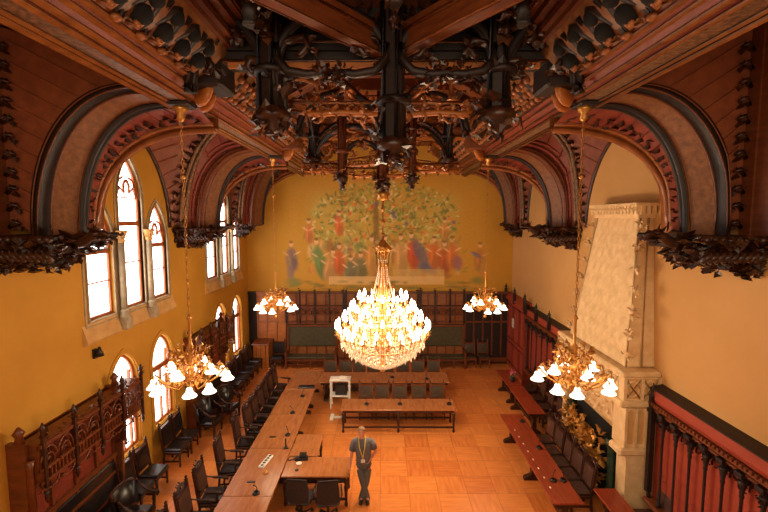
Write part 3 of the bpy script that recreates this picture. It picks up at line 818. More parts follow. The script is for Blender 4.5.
tag(MB().box(XR-.20, XR-.19, 17.85, 18.12, 1.9, 2.3).build('paper_notice', 'paper'), 'white paper notice pinned on the red panelled door', 'notice')

# back wall panelling
def back_section(x0, x1, label, canopy, mats):
    t = thing('wall_panelling', label, 'panelling', (x0, YB, 0)); L = x1-x0; zt = 3.28
    MB().box(0, L, -.10, -.002, 0, zt).build('back_panel', mats[0], t)
    m = MB(); m.box(0, L, -.22, -.1, zt-.06, zt+.04); n = max(1, round(L/.42))
    for i in range(n+1):
        u = min(max(i*L/n, .03), L-.03); m.box(u-.03, u+.03, -.14, -.1, .4, zt-.06)
    m.box(0, L, -.15, -.1, 1.9, 1.98); m.box(0, L, -.15, -.1, .1, .3); m.build('frame_rails', mats[1], t)
    if canopy:
        c = MB(); c.box(0, L, -.42, -.1, 2.62, 2.70); c.box(0, L, -.44, -.38, 2.3, 2.36)
        k = max(1, round(L/.30))
        for i in range(k):
            u = L*i/k; w = L/k
            c.tube([(u+w/2-w/2*cos(q), -.41, 2.36+.24*sin(q)) for q in [PI*j/6 for j in range(7)]], .022, 5); c.foliage((u+w/2,-.41,2.48), .06, 4, .09)
        c.build('canopy_frieze', mats[1], t)
        q = MB(); kk = max(1, round(L/.75))
        for i in range(kk+1):
            p = MB(); u = min(max(L*i/kk, .05), L-.05)
            p.bar((u,-.42,2.1), (u,-.42,3.45), .07); p.lathe([(.01,1.92),(.05,2.0),(.03,2.06),(.06,2.1)], (u,-.42,0), 6); p.foliage((u,-.42,3.45), .05, 5, .09)
            p.build('canopy_post', mats[2], t)
    return t
back_section(-6.08, -5.75, 'narrow dark panel in the left corner of the mural wall', False, ('wood_dark','wood_dark','wood_dark'))
back_section(-5.72, -4.42, 'plain orange brown door panels behind the lectern', False, ('wood_orange','wood_mid_lit','wood_dark'))
back_section(-4.38, -1.75, 'canopied wooden panelling below the mural left of the chandelier', True, ('wood_mid_lit','wood_mid','wood_dark'))
back_section(-1.72, 1.55, 'wooden panelling at the centre of the mural wall', True, ('wood_mid_lit','wood_mid','wood_dark'))
back_section(1.58, 3.6, 'canopied wooden panelling below the mural right of the chandelier', True, ('wood_mid_lit','wood_mid','wood_dark'))
back_section(3.64, 5.7, 'dark vertical panelling in the right corner of the mural wall', False, ('wood_dark','wood_mid','wood_dark'))

# canopied stalls on the left wall
def stall(y0, L, LB, label):
    """u = local +X runs away from the viewer along the wall, room side = local -Y"""
    t = thing('choir_stall', label, 'stall', (XL, y0, 0), PI/2)
    MB().box(0, LB, -.12, -.002, .3, 2.9).build('back_panel', 'wood_red', t)
    m = MB(); n = round(LB/.55)
    for i in range(n+1): m.box(min(max(i*LB/n-.03,0),LB-.06), min(max(i*LB/n-.03,0),LB-.06)+.06, -.17, -.12, 1.0, 2.85)
    m.box(0, LB, -.2, -.12, 1.35, 1.45); m.box(0, LB, -.2, -.12, 1.0, 1.06); m.build('frame_rails', 'wood_mid', t)
    c = MB(); c.box(0, L, -.46, -.06, 2.86, 2.90)
    c.box(0, L, -.50, -.44, 2.20, 2.25); c.box(0, L, -.50, -.44, 2.42, 2.47); c.box(0, L, -.5, -.44, 2.82, 2.88)
    for i in range(int(L/.085)):
        u = i*.085+.03; c.box(u, u+.02, -.49, -.45, 2.25, 2.42)
    k = round(L/.36)
    for i in range(k):
        u = L*i/k; w = L/k
        for sc in (1, .6): c.tube([(u+w/2-w/2*sc*cos(q), -.48, 2.49+.3*sc*sin(q)) for q in [PI*j/8 for j in range(9)]], .018, 5)
        c.tube([(u+w/2,-.48,2.49),(u+w/2,-.48,2.84)], .014, 5)
        for q in range(3): c.foliage((u+w*(.2+.3*q),-.48,2.52+.12*(q%2)), .07, 5, .08)
        c.tube([(u+w/2-w/2*cos(q), -.48, 2.18-.12*sin(q)) for q in [PI*j/6 for j in range(7)]], .018, 5); c.foliage((u,-.48,2.12), .05, 5, .08)
        c.foliage((u+w/2,-.46,2.92), .08, 7, .09)
    for u in (0, L-.06): c.box(u, u+.06, -.46, -.1, 2.20, 2.86)
    c.build('canopy_tracery', 'wood_mid', t)
    for i in range(5):
        u = .06+(L-.12)*i/4; p = MB(); p.bar((u,-.5,2.06),(u,-.5,3.0), .055); p.lathe([(.01,1.86),(.04,1.95),(.025,2.0),(.045,2.06)], (u,-.5,0), 6)
        p.lathe([(.055,3.0),(.03,3.08),(.05,3.13),(.01,3.25)], (u,-.5,0), 6); p.foliage((u,-.5,3.08), .06, 10, .08); p.build('pinnacle', 'wood_carved', t)
    for u in (-.09, LB+.01):
        e = MB(); e.box(u, u+.08, -.3, 0, 0, 2.95); e.lathe([(.08,2.95),(.05,3.05),(.09,3.12),(.02,3.22)], (u+.04,-.2,0), 8); e.lathe([(.06,1.7),(.05,2.5),(.08,2.65)], (u+.04,-.34,0), 8); e.foliage((u+.04,-.34,1.7), .09, 10, .12)
        e.build('side_post', 'wood_mid', t)
    s_ = MB(); s_.box(0, LB, -.62, -.12, .40, .47, .02); s_.box(0, LB, -.58, -.5, 0, .4); s_.build('bench_seat', 'leather_black', t)
    s_ = MB(); s_.box(.06, LB-.06, -.18, -.12, .55, 1.3, .03); s_.build('bench_back', 'leather_black', t)
stall(6.65, 2.95, 2.35, 'dark carved canopied stall on the window wall nearest the viewer')
stall(12.75, 2.9, 2.35, 'dark carved canopied stall between the two pairs of lower windows')

# ------------------------------------------------------------------ fireplace
t = thing('stone_fireplace', 'tall pale stone fireplace with tapering hood on the right wall', 'fireplace', (XR, 10.15, 0))
def frustum(mb, yb, xb, zb, yt, xt, zt):   # (y half range tuple, x depth) bottom/top, back at wall
    vs = [(0,yb[0],zb),(-xb,yb[0],zb),(-xb,yb[1],zb),(0,yb[1],zb),(0,yt[0],zt),(-xt,yt[0],zt),(-xt,yt[1],zt),(0,yt[1],zt)]
    mb.add(vs, [(0,1,2,3),(7,6,5,4),(0,4,5,1),(1,5,6,2),(2,6,7,3)])
HB, HT = (-1.35, 1.25), (-1.05, .72)
h = MB(); frustum(h, HB, .62, 3.45, HT, .30, 6.62)
for j in range(9):        # tile relief on the front slope
    for i in range(7):
        u0 = (i+.12)/7; u1 = (i+.88)/7; w0 = (j+.1)/9; w1 = (j+.9)/9
        P_ = lambda u, w, e: (-(.62+(.30-.62)*w)-e, (HB[0]+(HT[0]-HB[0])*w)*(1-u)+(HB[1]+(HT[1]-HB[1])*w)*u, 3.45+(6.62-3.45)*w)
        vs = [P_(u0,w0,0),P_(u1,w0,0),P_(u1,w1,0),P_(u0,w1,0),P_((u0+u1)/2,(w0+w1)/2,.025)]
        h.add(vs, [(0,1,4),(1,2,4),(2,3,4),(3,0,4)])
h.build('hood', 'stone', t)
c = MB(); c.box(-.36, 0, HT[0]-.06, HT[1]+.06, 6.60, 6.68); c.box(-.46, 0, HT[0]-.16, HT[1]+.16, 6.86, 6.92)
for i in range(15):
    y = HT[0]-.12+(HT[1]-HT[0]+.24)*(i+.5)/15; c.box(-.43, -.3, y-.045, y+.045, 6.68, 6.86); c.ball((-.42,y,6.78), .05, 6, 4)
for i in range(3): c.box(-.35+i*.12, -.27+i*.12, HT[0]-.14, HT[0], 6.68, 6.86)
c.build('crown_cornice', 'stone', t)
for e, sgn in ((0,-1),(1,1)):
    k = MB()
    for j in range(7):
        w = (j+.5)/7; y = HB[e]+(HT[e]-HB[e])*w; x = -(.62-.32*w); z = 3.45+3.17*w
        k.tube([(x+.04,y,z-.04),(x-.02,y+sgn*.10,z+.02),(x-.03,y+sgn*.16,z+.08)], [.04,.04,.03], 5); k.foliage((x-.03,y+sgn*.14,z+.05), .08, 9, .12)
    k.tube([(-.62,HB[e],3.45),(-.30,HT[e],6.62)], .035, 6); k.tube([(-.3,HB[e]+sgn*.02,3.45),(-.12,HT[e]+sgn*.02,6.62)], .03, 6)
    k.build('crockets', 'stone', t)
MT = (-1.62, 1.7)
m = MB(); m.box(-.82, 0, MT[0], MT[1], 3.30, 3.42, .03); m.box(-.76, 0, MT[0]+.05, MT[1]-.05, 2.78, 3.30); m.box(-.84, 0, MT[0]-.02, MT[1]+.02, 2.66, 2.80, .03)
m.prism([(-.76,2.66),(-.70,2.66),(-.70,1.75),(0,1.75),(0,2.66)], 'y', MT[0]+.06, MT[0]+.5)
m.prism([(-.76,2.66),(-.70,2.66),(-.70,1.75),(0,1.75),(0,2.66)], 'y', MT[1]-.5, MT[1]-.06)
# lintel of the opening: a long face sloping in
m.prism([(-.76,2.66),(-.66,2.05),(-.5,2.05),(-.5,2.66)], 'y', MT[0]+.5, MT[1]-.5)
for y0, y1 in ((MT[0]+.02, MT[0]+.46), (MT[1]-.46, MT[1]-.02)):
    m.box(-.80, 0, y0, y1, 1.58, 1.75, .04); m.box(-.62, 0, y0+.04, y1-.04, 0, 1.58)
m.build('mantel', 'stone', t)
f = MB()      # blind tracery of the mantel, near side and front
ys = MT[0]
for i in range(2):
    x0 = -.72+i*.36
    f.tube([(x0,ys+.04,2.84),(x0+.32,ys+.04,3.26)], .03, 5); f.tube([(x0+.32,ys+.04,2.84),(x0,ys+.04,3.26)], .03, 5)
    f.tube([(x0+.16+.13*cos(q),ys+.04,3.05+.17*sin(q)) for q in [2*PI*j/12 for j in range(13)]], .025, 5, False)
for x in (-.74,-.38,-.02): f.box(x-.03, x+.03, ys+.0, ys+.06, 2.80, 3.30)
for x in (-.68,-.47,-.26,-.05): f.box(x-.028, x+.028, ys+.01, ys+.07, 1.78, 2.64)
for x in (-.575,-.365,-.155):
    f.tube([(x-.1*cos(q),ys+.05,2.45+.16*sin(q)) for q in [PI*j/8 for j in range(9)]], .022, 5)
for i in range(9):
    y = MT[0]+.22+i*.36
    f.tube([(-.77,y,2.84),(-.77,y+.3,3.26)], .028, 5); f.tube([(-.77,y+.3,2.84),(-.77,y,3.26)], .028, 5); f.tube([(-.77,y+.15+.13*cos(q),3.05+.17*sin(q)) for q in [2*PI*j/12 for j in range(13)]], .022, 5, False)
for i in range(7):
    y = MT[0]+.75+i*.31; f.foliage((-.74,y,2.38), .12, 10, .13, 1.3); f.ball((-.74,y,2.5), .06, 7, 5)
f.tube([(-.70,MT[0]+.5,2.06),(-.70,MT[1]-.5,2.06)], .045, 6)
f.build('mantel_tracery', 'stone', t)
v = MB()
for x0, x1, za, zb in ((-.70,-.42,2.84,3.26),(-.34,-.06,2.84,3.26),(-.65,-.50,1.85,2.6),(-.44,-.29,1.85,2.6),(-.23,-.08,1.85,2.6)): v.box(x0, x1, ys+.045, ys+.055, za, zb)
v.build('tracery_shade_panels', 'stone_sill', t)  # thin darker panels: shade behind the tracery put into colour, no real recess
v = MB(); v.box(-.5, -.01, MT[0]+.42, MT[1]-.42, .02, 2.05); v.build('fire_opening_shade', 'black_shade', t)  # solid black box, the dark of the fire opening given as colour
for y in (MT[0]+.62, MT[1]-.62):
    MB().lathe([(.12,0),(.12,.12),(.09,.16),(.085,1.4),(.12,1.5),(.14,1.62)], (-.62,y,0), 12).build('marble_column', 'green_marble', t)
g = thing('gilt_foliage_screen', 'golden leafy ornament standing in front of the fireplace opening', 'ornament', (5.02, 10.35, 0))
b = MB(); b.box(-.1,.1,-.7,.7,0,.06,.02)
for i in range(9):
    y = -.85+i*.21; b.tube([(0,y*.8,.05),(rnd.uniform(-.06,.06),y*.9,.8),(rnd.uniform(-.1,.1),y,1.5+.12*sin(i*2))], .016, 5)
b.build('stems', 'brass', g)
b = MB()
for i in range(9):
    y = -.85+i*.21
    for j in range(6): b.foliage((rnd.uniform(-.1,.02), y+rnd.uniform(-.1,.1), .5+j*.2), .1, 6, .2)
b.build('leaves', 'gilt', g)

# ------------------------------------------------------------------ mural
def mural():
    x0, x1, z0, z1 = -4.75, 4.85, 3.38, 8.75
    nx, nz = 384, 216
    X, Z = np.meshgrid(np.linspace(x0, x1, nx+1), np.linspace(z0, z1, nz+1))
    base = np.array(lin(198,142,42)[:3]); C = np.ones((nz+1, nx+1, 3))*base
    r = np.random.RandomState(5)
    def blob(cx, cz, rx, rz, col, a=.85, soft=.35, rot=0):
        dx = (X-cx)*cos(rot)+(Z-cz)*sin(rot); dz = -(X-cx)*sin(rot)+(Z-cz)*cos(rot)
        q = np.sqrt((dx/rx)**2+(dz/rz)**2); m = np.clip((1-q)/soft, 0, 1)[..., None]*a
        C[:] = C*(1-m)+np.array(lin(*col)[:3])*m
    G = [(120,134,40),(96,120,44),(150,146,50),(84,112,60),(170,150,60)]
    # tree crown: soft wash, then foliage sprays
    for cx, cz, rx, rz in ((0,6.7,3.2,1.9),(-2.2,6.3,1.5,1.6),(2.2,6.3,1.5,1.6),(-2.7,7.2,1.0,.9),(2.8,7.2,1.0,.9),(0,4.9,3.6,1.2)):
        blob(cx, cz, rx, rz, (196,172,84), .5, .8)
    for i in range(60):
        a = r.rand()*2*PI; q = r.rand()**.5; blob(3.2*q*cos(a), 6.5+1.5*q*sin(a), r.uniform(.2,.45), r.uniform(.12,.3), [(112,140,62),(150,160,74),(206,196,120),(96,130,70)][r.randint(4)], .42, .9)
    for i in range(900):
        a = r.rand()*2*PI; q = r.rand()**.5; cx = .05+3.3*q*cos(a); cz = 6.5+1.75*q*sin(a)
        blob(cx, cz, r.uniform(.06,.17), r.uniform(.035,.08), [(84,128,52),(66,112,58),(140,150,60),(54,98,60),(176,176,92),(222,206,140)][r.randint(6)], r.uniform(.5,.95), .5, r.rand()*PI)
    for i in range(46):     # thin branches
        cx = r.uniform(-3,3); cz = r.uniform(5.6,7.6); blob(cx, cz, r.uniform(.25,.5), .025, (112,74,40), .7, .6, r.uniform(-.8,.8)+(.5 if cx > 0 else -.5))
    blob(-.35, 6.3, .17, 1.9, (112,72,40), .8, .5)
    for i in range(60):
        a = r.rand()*2*PI; q = r.rand()**.5; blob(3.2*q*cos(a), 6.2+1.4*q*sin(a), r.uniform(.07,.14), r.uniform(.07,.14), [(216,84,44),(222,116,56),(196,60,52),(92,72,130),(232,180,120)][r.randint(5)], .85, .5)
    for i in range(150):    # crowd of draperies between the figures
        blob(r.uniform(-3.3,3.4), r.uniform(4.0,5.5), r.uniform(.08,.25), r.uniform(.15,.4), [(196,90,50),(214,150,90),(120,120,72),(226,190,130),(150,84,50),(100,110,96),(90,130,80)][r.randint(7)], .55, .6, r.uniform(-.5,.5))
    # figures in a row
    def figure(cx, cz, h, dress, skin=(236,184,136), lean=0, w=.28):
        h *= 1.16; w *= 1.15
        blob(cx, cz, w, h*.5, dress, .9, .35, lean); blob(cx+w*.3, cz-h*.18, w*.9, h*.30, tuple(int(c*.8) for c in dress), .6, .5, lean)
        blob(cx-w*.35, cz+h*.05, w*.25, h*.36, tuple(min(255, int(c*1.22)) for c in dress), .55, .6, lean)
        blob(cx-lean*h*.5, cz+h*.54, .11, .14, skin, .95, .3); blob(cx-lean*h*.5, cz+h*.61, .12, .08, (112,70,36), .9, .4)
        blob(cx+w*.8, cz+h*.22, .22, .05, skin, .85, .4, .5); blob(cx-w*.8, cz+h*.2, .2, .05, skin, .85, .4, -.6)
    figure(-4.15, 4.75, 1.1, (88,70,110)); blob(-4.2, 4.2, .22, .5, (96,90,118), .85, .5); blob(-4.1, 3.75, .5, .24, (86,116,70), .8, .6)
    figure(4.3, 4.7, 1.1, (180,110,60)); blob(4.15, 4.95, .35, .12, (96,92,122), .9, .4, -.5); blob(4.3, 3.8, .5, .24, (86,116,60), .8, .6); blob(4.45, 4.3, .2, .5, (190,130,80), .8, .5)
    figure(-2.85, 4.6, 1.5, (74,130,74), lean=.2); figure(-2.45, 4.35, 1.2, (196,140,84), lean=-.25); figure(-2.0, 4.6, 1.2, (196,76,40)); figure(-1.5, 4.25, .9, (90,100,84)); figure(-1.05, 4.35, 1.0, (96,104,76))
    figure(-.55, 4.8, 1.4, (206,144,72)); figure(.05, 4.75, 1.5, (216,170,80)); figure(.75, 4.8, 1.5, (204,150,90)); figure(1.3, 4.95, 1.4, (196,54,40), lean=.1); blob(1.65, 5.0, .3, .9, (74,74,112), .85, .4, .45); blob(1.95, 4.35, .6, .3, (50,80,120), .9, .5, -.3)
    figure(2.25, 4.9, 1.2, (200,96,44)); figure(2.7, 4.7, 1.2, (176,66,40)); figure(3.05, 4.9, 1.2, (206,110,50)); blob(3.3, 4.6, .3, .4, (140,80,110), .8, .5)
    figure(-3.35, 5.9, .9, (206,110,70), w=.18); figure(-2.0, 6.25, .9, (216,96,50), w=.2); figure(2.7, 6.0, .8, (206,140,70), w=.18)
    # parapet and steps
    m = ((X > -2.5) & (X < 2.7) & (Z > 3.62) & (Z < 3.98))[..., None]; C[:] = np.where(m, C*.25+np.array(lin(230,190,130)[:3])*.75, C)
    m = ((X > .4) & (X < 2.7) & (Z >= 3.98) & (Z < 4.32))[..., None]; C[:] = np.where(m, C*.35+np.array(lin(206,164,100)[:3])*.65, C)
    for i in range(70): blob(r.uniform(-4.6,4.6), r.uniform(3.4,3.75), r.uniform(.12,.4), .08, [(96,120,60),(150,130,60),(120,90,50)][r.randint(3)], .6, .6)
    for i in range(14): blob(r.choice([-3.9,-3.2,3.4,4.0])+r.uniform(-.4,.4), r.uniform(4.2,5.8), .18, .05, (130,132,52), .7, .5, r.rand()*PI)
    C[:] = np.clip(C*r.uniform(.9, 1.08, C.shape[:2])[..., None]*1.0, 0, 1)
    C[:] = np.clip(C*1.08, 0, 1); C[:] = C*.84+np.array(lin(226,178,86)[:3])*.16
    ed = np.clip(np.minimum.reduce([X-x0, x1-X, z1-Z])/.7, 0, 1)[..., None]; C[:] = C*ed+base*(1-ed)
    vs = np.stack([X.ravel(), np.full(X.size, YB-.006), Z.ravel()], 1)
    idx = np.arange((nx+1)*(nz+1)).reshape(nz+1, nx+1)
    fs = np.stack([idx[:-1,:-1].ravel(), idx[:-1,1:].ravel(), idx[1:,1:].ravel(), idx[1:,:-1].ravel()], 1)
    me = bpy.data.meshes.new('wall_mural'); me.from_pydata(vs.tolist(), [], fs.tolist())
    at = me.color_attributes.new('Col', 'FLOAT_COLOR', 'POINT')
    at.data.foreach_set('color', np.concatenate([C.reshape(-1,3), np.ones((X.size,1))], 1).astype(np.float32).ravel())
    me.materials.append(MATS['mural_paint'])
    o = bpy.data.objects.new('wall_mural', me); COL.objects.link(o)
    tag(o, 'large painted mural of a leafy tree and robed figures on the back wall', 'mural')
mural()

# ------------------------------------------------------------------ tables
def table(name, label, x0, x1, y0, y1, legs='trestle', top='table_wood', n=2, seams=(), group=None):
    cx, cy = (x0+x1)/2, (y0+y1)/2
    t = thing(name, label, 'table', (cx, cy, 0), 0, group); a, b = (x1-x0)/2, (y1-y0)/2
    m = MB(); m.box(-a, a, -b, b, .715, .76, .012); m.build('tabletop', top, t)
    ap = MB(); ap.box(-a+.06, a-.06, -b+.06, b-.06, .63, .715); ap.build('apron', 'leg_wood', t)
    if legs == 'trestle':
        long_y = b > a
        for i in range(n):
            l = MB(); u = (-1+2*i/(n-1))*((b if long_y else a)-.22)
            w = (a if long_y else b)
            if long_y:
                l.prism([(-w*.8,0),(w*.8,0),(w*.75,.07),(w*.25,.14),(w*.2,.5),(w*.6,.63),(-w*.6,.63),(-w*.2,.5),(-w*.25,.14),(-w*.75,.07)], 'y', u-.06, u+.06)
            else:
                l.prism([(-w*.8,0),(w*.8,0),(w*.75,.07),(w*.25,.14),(w*.2,.5),(w*.6,.63),(-w*.6,.63),(-w*.2,.5),(-w*.25,.14),(-w*.75,.07)], 'x', u-.06, u+.06)
            l.build('trestle_leg', 'leg_wood', t)
        s = MB()
        if long_y: s.box(-.04, .04, -b+.25, b-.25, .24, .34)
        else: s.box(-a+.25, a-.25, -.04, .04, .24, .34)
        s.build('stretcher', 'leg_wood', t)
    else:
        for i in range(n):
            for sy in (-1, 1):
                u = (-1+2*i/(n-1))*(a-.07); l = MB()
                l.lathe([(.03,0),(.045,.05),(.03,.1),(.035,.3),(.05,.45),(.035,.52),(.05,.56),(.05,.63)], (u, sy*(b-.08), 0), 8); l.build('leg', 'leg_wood', t)
        s = MB()
        for sy in (-1, 1): s.box(-a+.07, a-.07, sy*(b-.08)-.02, sy*(b-.08)+.02, .14, .19)
        s.build('stretcher', 'leg_wood', t)
    return t
segs = [(6.6,8.47),(8.47,10.34),(10.34,12.22),(12.22,14.1),(14.1,15.9)]
for i, (y0, y1) in enumerate(segs):
    table('conference_table', '%s table segment counted from the viewer in the long window-side row' % ORD[i], -3.42, -2.36, y0+.004, y1-.004, group='window side conference tables')
table('conference_table', 'long wooden table at the far end below the chandelier', -2.34, 2.36, 14.72, 15.72, 'trestle', n=4)
table('conference_table', 'wooden table with microphones in the middle of the floor', -1.33, 2.22, 12.52, 13.32, 'legs', n=3)
table('side_desk', 'small square desk attached beside the window-side tables', -2.34, -1.64, 10.0, 11.06, 'legs')
table('side_desk', 'wooden desk the standing man rests his hand on', -2.34, -.80, 9.16, 9.96, 'legs')
table('bench_table', 'long narrow reddish table before the fireplace chairs', 3.47, 4.12, 8.24, 12.24, 'trestle', 'table_red', 3)
table('bench_table', 'narrow reddish table behind the long one on the right', 4.33, 4.86, 12.3, 14.42, 'trestle', 'table_red', 2)
table('bench_table', 'farthest narrow reddish table on the right by the door', 4.33, 4.86, 14.5, 16.0, 'trestle', 'table_red', 2)
table('bench_table', 'narrow reddish table at the bottom right below the fireplace', 4.54, 5.02, 6.9, 8.74, 'trestle', 'table_red', 2)

# ------------------------------------------------------------------ chairs (face local -Y)
def chair_proto(leather, frame, arms, crest, w=.54, bh=1.12, seat=None):
    t = thing('chair', 'x', 'chair', (0,0,0)); a = w/2
    m = MB(); m.box(-a+.02, a-.02, -.25, .22, .43, .50, .03); m.build('seat', seat or leather, t)
    m = MB(); m.box(-a, a, -.24, .24, .36, .43, .012); m.build('seat_frame', frame, t)
    b = MB(); tl = lambda z: .22+(z-.5)*.14
    z0, z1 = .60, bh-.10
    vs = []
    for z in (z0, z1):
        for x in (-a+.05, a-.05):
            for e in (-.045, .02): vs.append((x, tl(z)+e, z))
    mid = [(0, tl((z0+z1)/2)-.075, (z0+z1)/2)]
    b.add(vs, [(0,2,3,1),(4,5,7,6),(0,1,5,4),(2,6,7,3),(1,3,7,5)]); b.add([vs[0],vs[2],vs[6],vs[4]]+mid, [(0,1,4),(1,2,4),(2,3,4),(3,0,4)], True)
    b.build('backrest', leather, t)
    f = MB()
    for sx in (-1, 1):
        f.bar((sx*(a-.025),tl(.45),.43), (sx*(a-.025),tl(bh),bh), .05)
        f.lathe([(.03,0),(.045,.02),(.02,.05),(.035,.08),(.005,.12)], (sx*(a-.025),tl(bh),bh), 6)
    f.bar((-a+.03,tl(bh-.07),bh-.07), (a-.03,tl(bh-.07),bh-.07), .07, .05); f.bar((-a+.03,tl(.56),.56), (a-.03,tl(.56),.56), .05, .04)
    f.build('back_frame', frame, t)
    if crest:
        c = MB(); c.tube([(-a+.06,tl(bh),bh-.03),(-a*.4,tl(bh),bh+.04),(0,tl(bh),bh+.09),(a*.4,tl(bh),bh+.04),(a-.06,tl(bh),bh-.03)], .028, 5); c.foliage((0,tl(bh),bh+.05), .07, 9, .08); c.build('crest', frame, t)
    for sx in (-1, 1):
        l = MB(); l.lathe([(.02,0),(.03,.04),(.022,.1),(.03,.25),(.034,.36)], (sx*(a-.045),-.2,0), 7); l.build('leg', frame, t)
        l = MB(); l.bar((sx*(a-.045),.24,0), (sx*(a-.045),.21,.40), .045); l.build('leg', frame, t)
    s = MB(); s.box(-a+.04, a-.04, -.015, .015, .14, .18); s.box(-a+.035, -a+.06, -.2, .22, .13, .17); s.box(a-.06, a-.035, -.2, .22, .13, .17); s.build('stretcher', frame, t)
    if arms:
        for sx in (-1, 1):
            r = MB(); x = sx*(a-.02)
            r.tube([(x,tl(.72),.74),(x,.05,.71),(x,-.12,.70),(x,-.22,.69),(x,-.25,.65)], [.028,.028,.032,.038,.03], 6); r.tube([(x,-.18,.68),(x,-.16,.56),(x,-.2,.42)], .022, 6)
            r.build('armrest', frame, t)
    return t
USED = {}
def put_chair(kind, x, y, rz, label, group=None):
    p, used = USED[kind]
    if used: t = copy_tree(p)
    else: t = p; USED[kind] = (p, True)
    t.name = {'sofa':'armchair'}.get(kind, 'leather_chair'); t.location = (x, y, 0); t.rotation_euler = (0,0,rz)
    t['label'] = label
    if group: t['group'] = group
    elif 'group' in t: del t['group']
    return t
USED['arm'] = (chair_proto('leather_brown', 'leg_wood', True, True, .58, 1.16, 'leather_black'), False)
USED['wall'] = (chair_proto('leather_black', 'leg_wood', False, False, .56, 1.10), False)
USED['olive'] = (chair_proto('leather_taupe', 'wood_mid', False, False, .50, 1.06), False)
USED['right'] = (chair_proto('leather_brown', 'leg_wood', False, True, .50, 1.10), False)
R_ = lambda d: d*PI/180
# along the window side of the long table, facing +X
ys = [7.35, 8.15, 8.95, 10.05, 11.25, 11.95, 12.6, 13.2, 13.8, 14.4, 15.0]
for i, y in enumerate(ys):
    put_chair('arm', -3.80 if i < 5 else -3.72, y, R_(90+rnd.uniform(-7,7)), '%s carved leather armchair from the viewer along the window side of the long table' % ORD[i], 'armchairs along the long table')
# against the window wall
for i, y in enumerate([9.2, 9.85]):
    put_chair('wall', -5.62, y, R_(90), 'black leather chair by the nearest lower window, %s of that pair' % ('nearer' if i == 0 else 'farther'), 'black chairs along the window wall')
for i, y in enumerate([11.0, 11.62]):
    put_chair('wall', -5.62, y, R_(90+4*i), 'black leather chair beneath the second lower window, %s of that pair' % ('nearer' if i == 0 else 'farther'), 'black chairs along the window wall')
for i, y in enumerate([15.35, 16.0, 16.65, 17.3, 17.95]):
    put_chair('wall', -5.58, y, R_(90+rnd.uniform(-4,4)), 'black leather chair by the far windows, %s counted away from the viewer' % ORD[i], 'black chairs along the window wall')
# curved armchairs (with scrolled arms)
def scroll_chair():
    t = thing('armchair', 'x', 'armchair'); 
    m = MB(); m.box(-.3,.3,-.28,.2,.38,.47,.04); m.build('seat', 'leather_black', t)
    b = MB(); arc = [(-.34*cos(q)*1.0, .1+.22*sin(q), 0) for q in [PI*j/10 for j in range(11)]]
    b.loft([[(x,y-.04,.5) for x,y,z in arc],[(x*1.08,y+.04,.98) for x,y,z in arc],[(x*1.1,y+.09,.98) for x,y,z in arc],[(x*1.02,y+.03,.5) for x,y,z in arc]]); b.build('backrest', 'leather_black', t)
    f = MB()
    f.tube([(x*1.1,y+.07,1.0) for x,y,z in arc], .035, 6)
    f.box(-.31,.31,-.29,.21,.33,.39); f.build('frame', 'leg_wood', t)
    for sx in (-1, 1):
        r = MB(); r.tube([(sx*.37,.12,.98),(sx*.37,-.05,.80),(sx*.36,-.2,.70),(sx*.35,-.32,.72),(sx*.35,-.34,.66)], [.035,.035,.035,.045,.03], 6); r.bar((sx*.33,-.24,.36),(sx*.35,-.26,.70), .05); r.build('armrest', 'leg_wood', t)
        for y in (-.25, .18):
            l = MB(); l.bar((sx*.27,y,0),(sx*.27,y,.36), .05); l.build('leg', 'leg_wood', t)
    return t
USED['sofa'] = (scroll_chair(), False)
put_chair('sofa', -5.2, 8.35, R_(95), 'dark armchair with scrolled arms before the nearest stall', 'scroll armchairs on the window side')
put_chair('sofa', -5.35, 12.55, R_(88), 'dark armchair with scrolled arms just past the second lower window', 'scroll armchairs on the window side')
put_chair('sofa', -5.15, 13.5, R_(80), 'dark armchair with scrolled arms before the far stall', 'scroll armchairs on the window side')
# behind the far table
for i, x in enumerate([-2.12, -1.52, -.98, -.42, .14, .75, 1.32, 1.96]):
    put_chair('olive', x, 16.1, R_(rnd.uniform(-3,3)), '%s taupe leather chair from the left behind the far table' % ORD[i], 'taupe chairs behind the far table')
for i, x in enumerate([-.60, -.06, .52, 1.18, 1.78]):
    put_chair('olive', x, 13.62, R_(rnd.uniform(-3,3)), '%s taupe leather chair from the left behind the middle table' % ORD[i], 'taupe chairs behind the middle table')
# right side
for i, y in enumerate([9.2, 9.72, 10.26, 10.8, 11.36]):
    put_chair('right', 4.42, y, R_(-90+rnd.uniform(-4,4)), '%s brown leather chair from the viewer between long table and fireplace' % ORD[i], 'brown chairs before the fireplace')
for i, y in enumerate([12.7, 13.4, 14.1, 14.9]):
    put_chair('right', 5.22, y, R_(-90), '%s brown chair past the fireplace under the red panelling' % ORD[i], 'brown chairs by the far panelling')
for i, y in enumerate([8.12, 7.45]):
    put_chair('right', 5.42, y, R_(-90), 'grey brown leather chair under the near red panelling, %s the fireplace' % ('next to' if i == 0 else 'one place from'), 'chairs under the near panelling').scale = (1.12, 1.12, 1.14)
for i, x in enumerate([3.85, 4.45]):
    put_chair('olive', x, 18.45, 0, 'taupe leather chair by the dark corner panelling, %s one' % ('left' if i == 0 else 'right'), 'taupe chairs at the mural wall')
put_chair('wall', -4.72, 18.4, 0, 'dark chair between the lectern and the green bench')
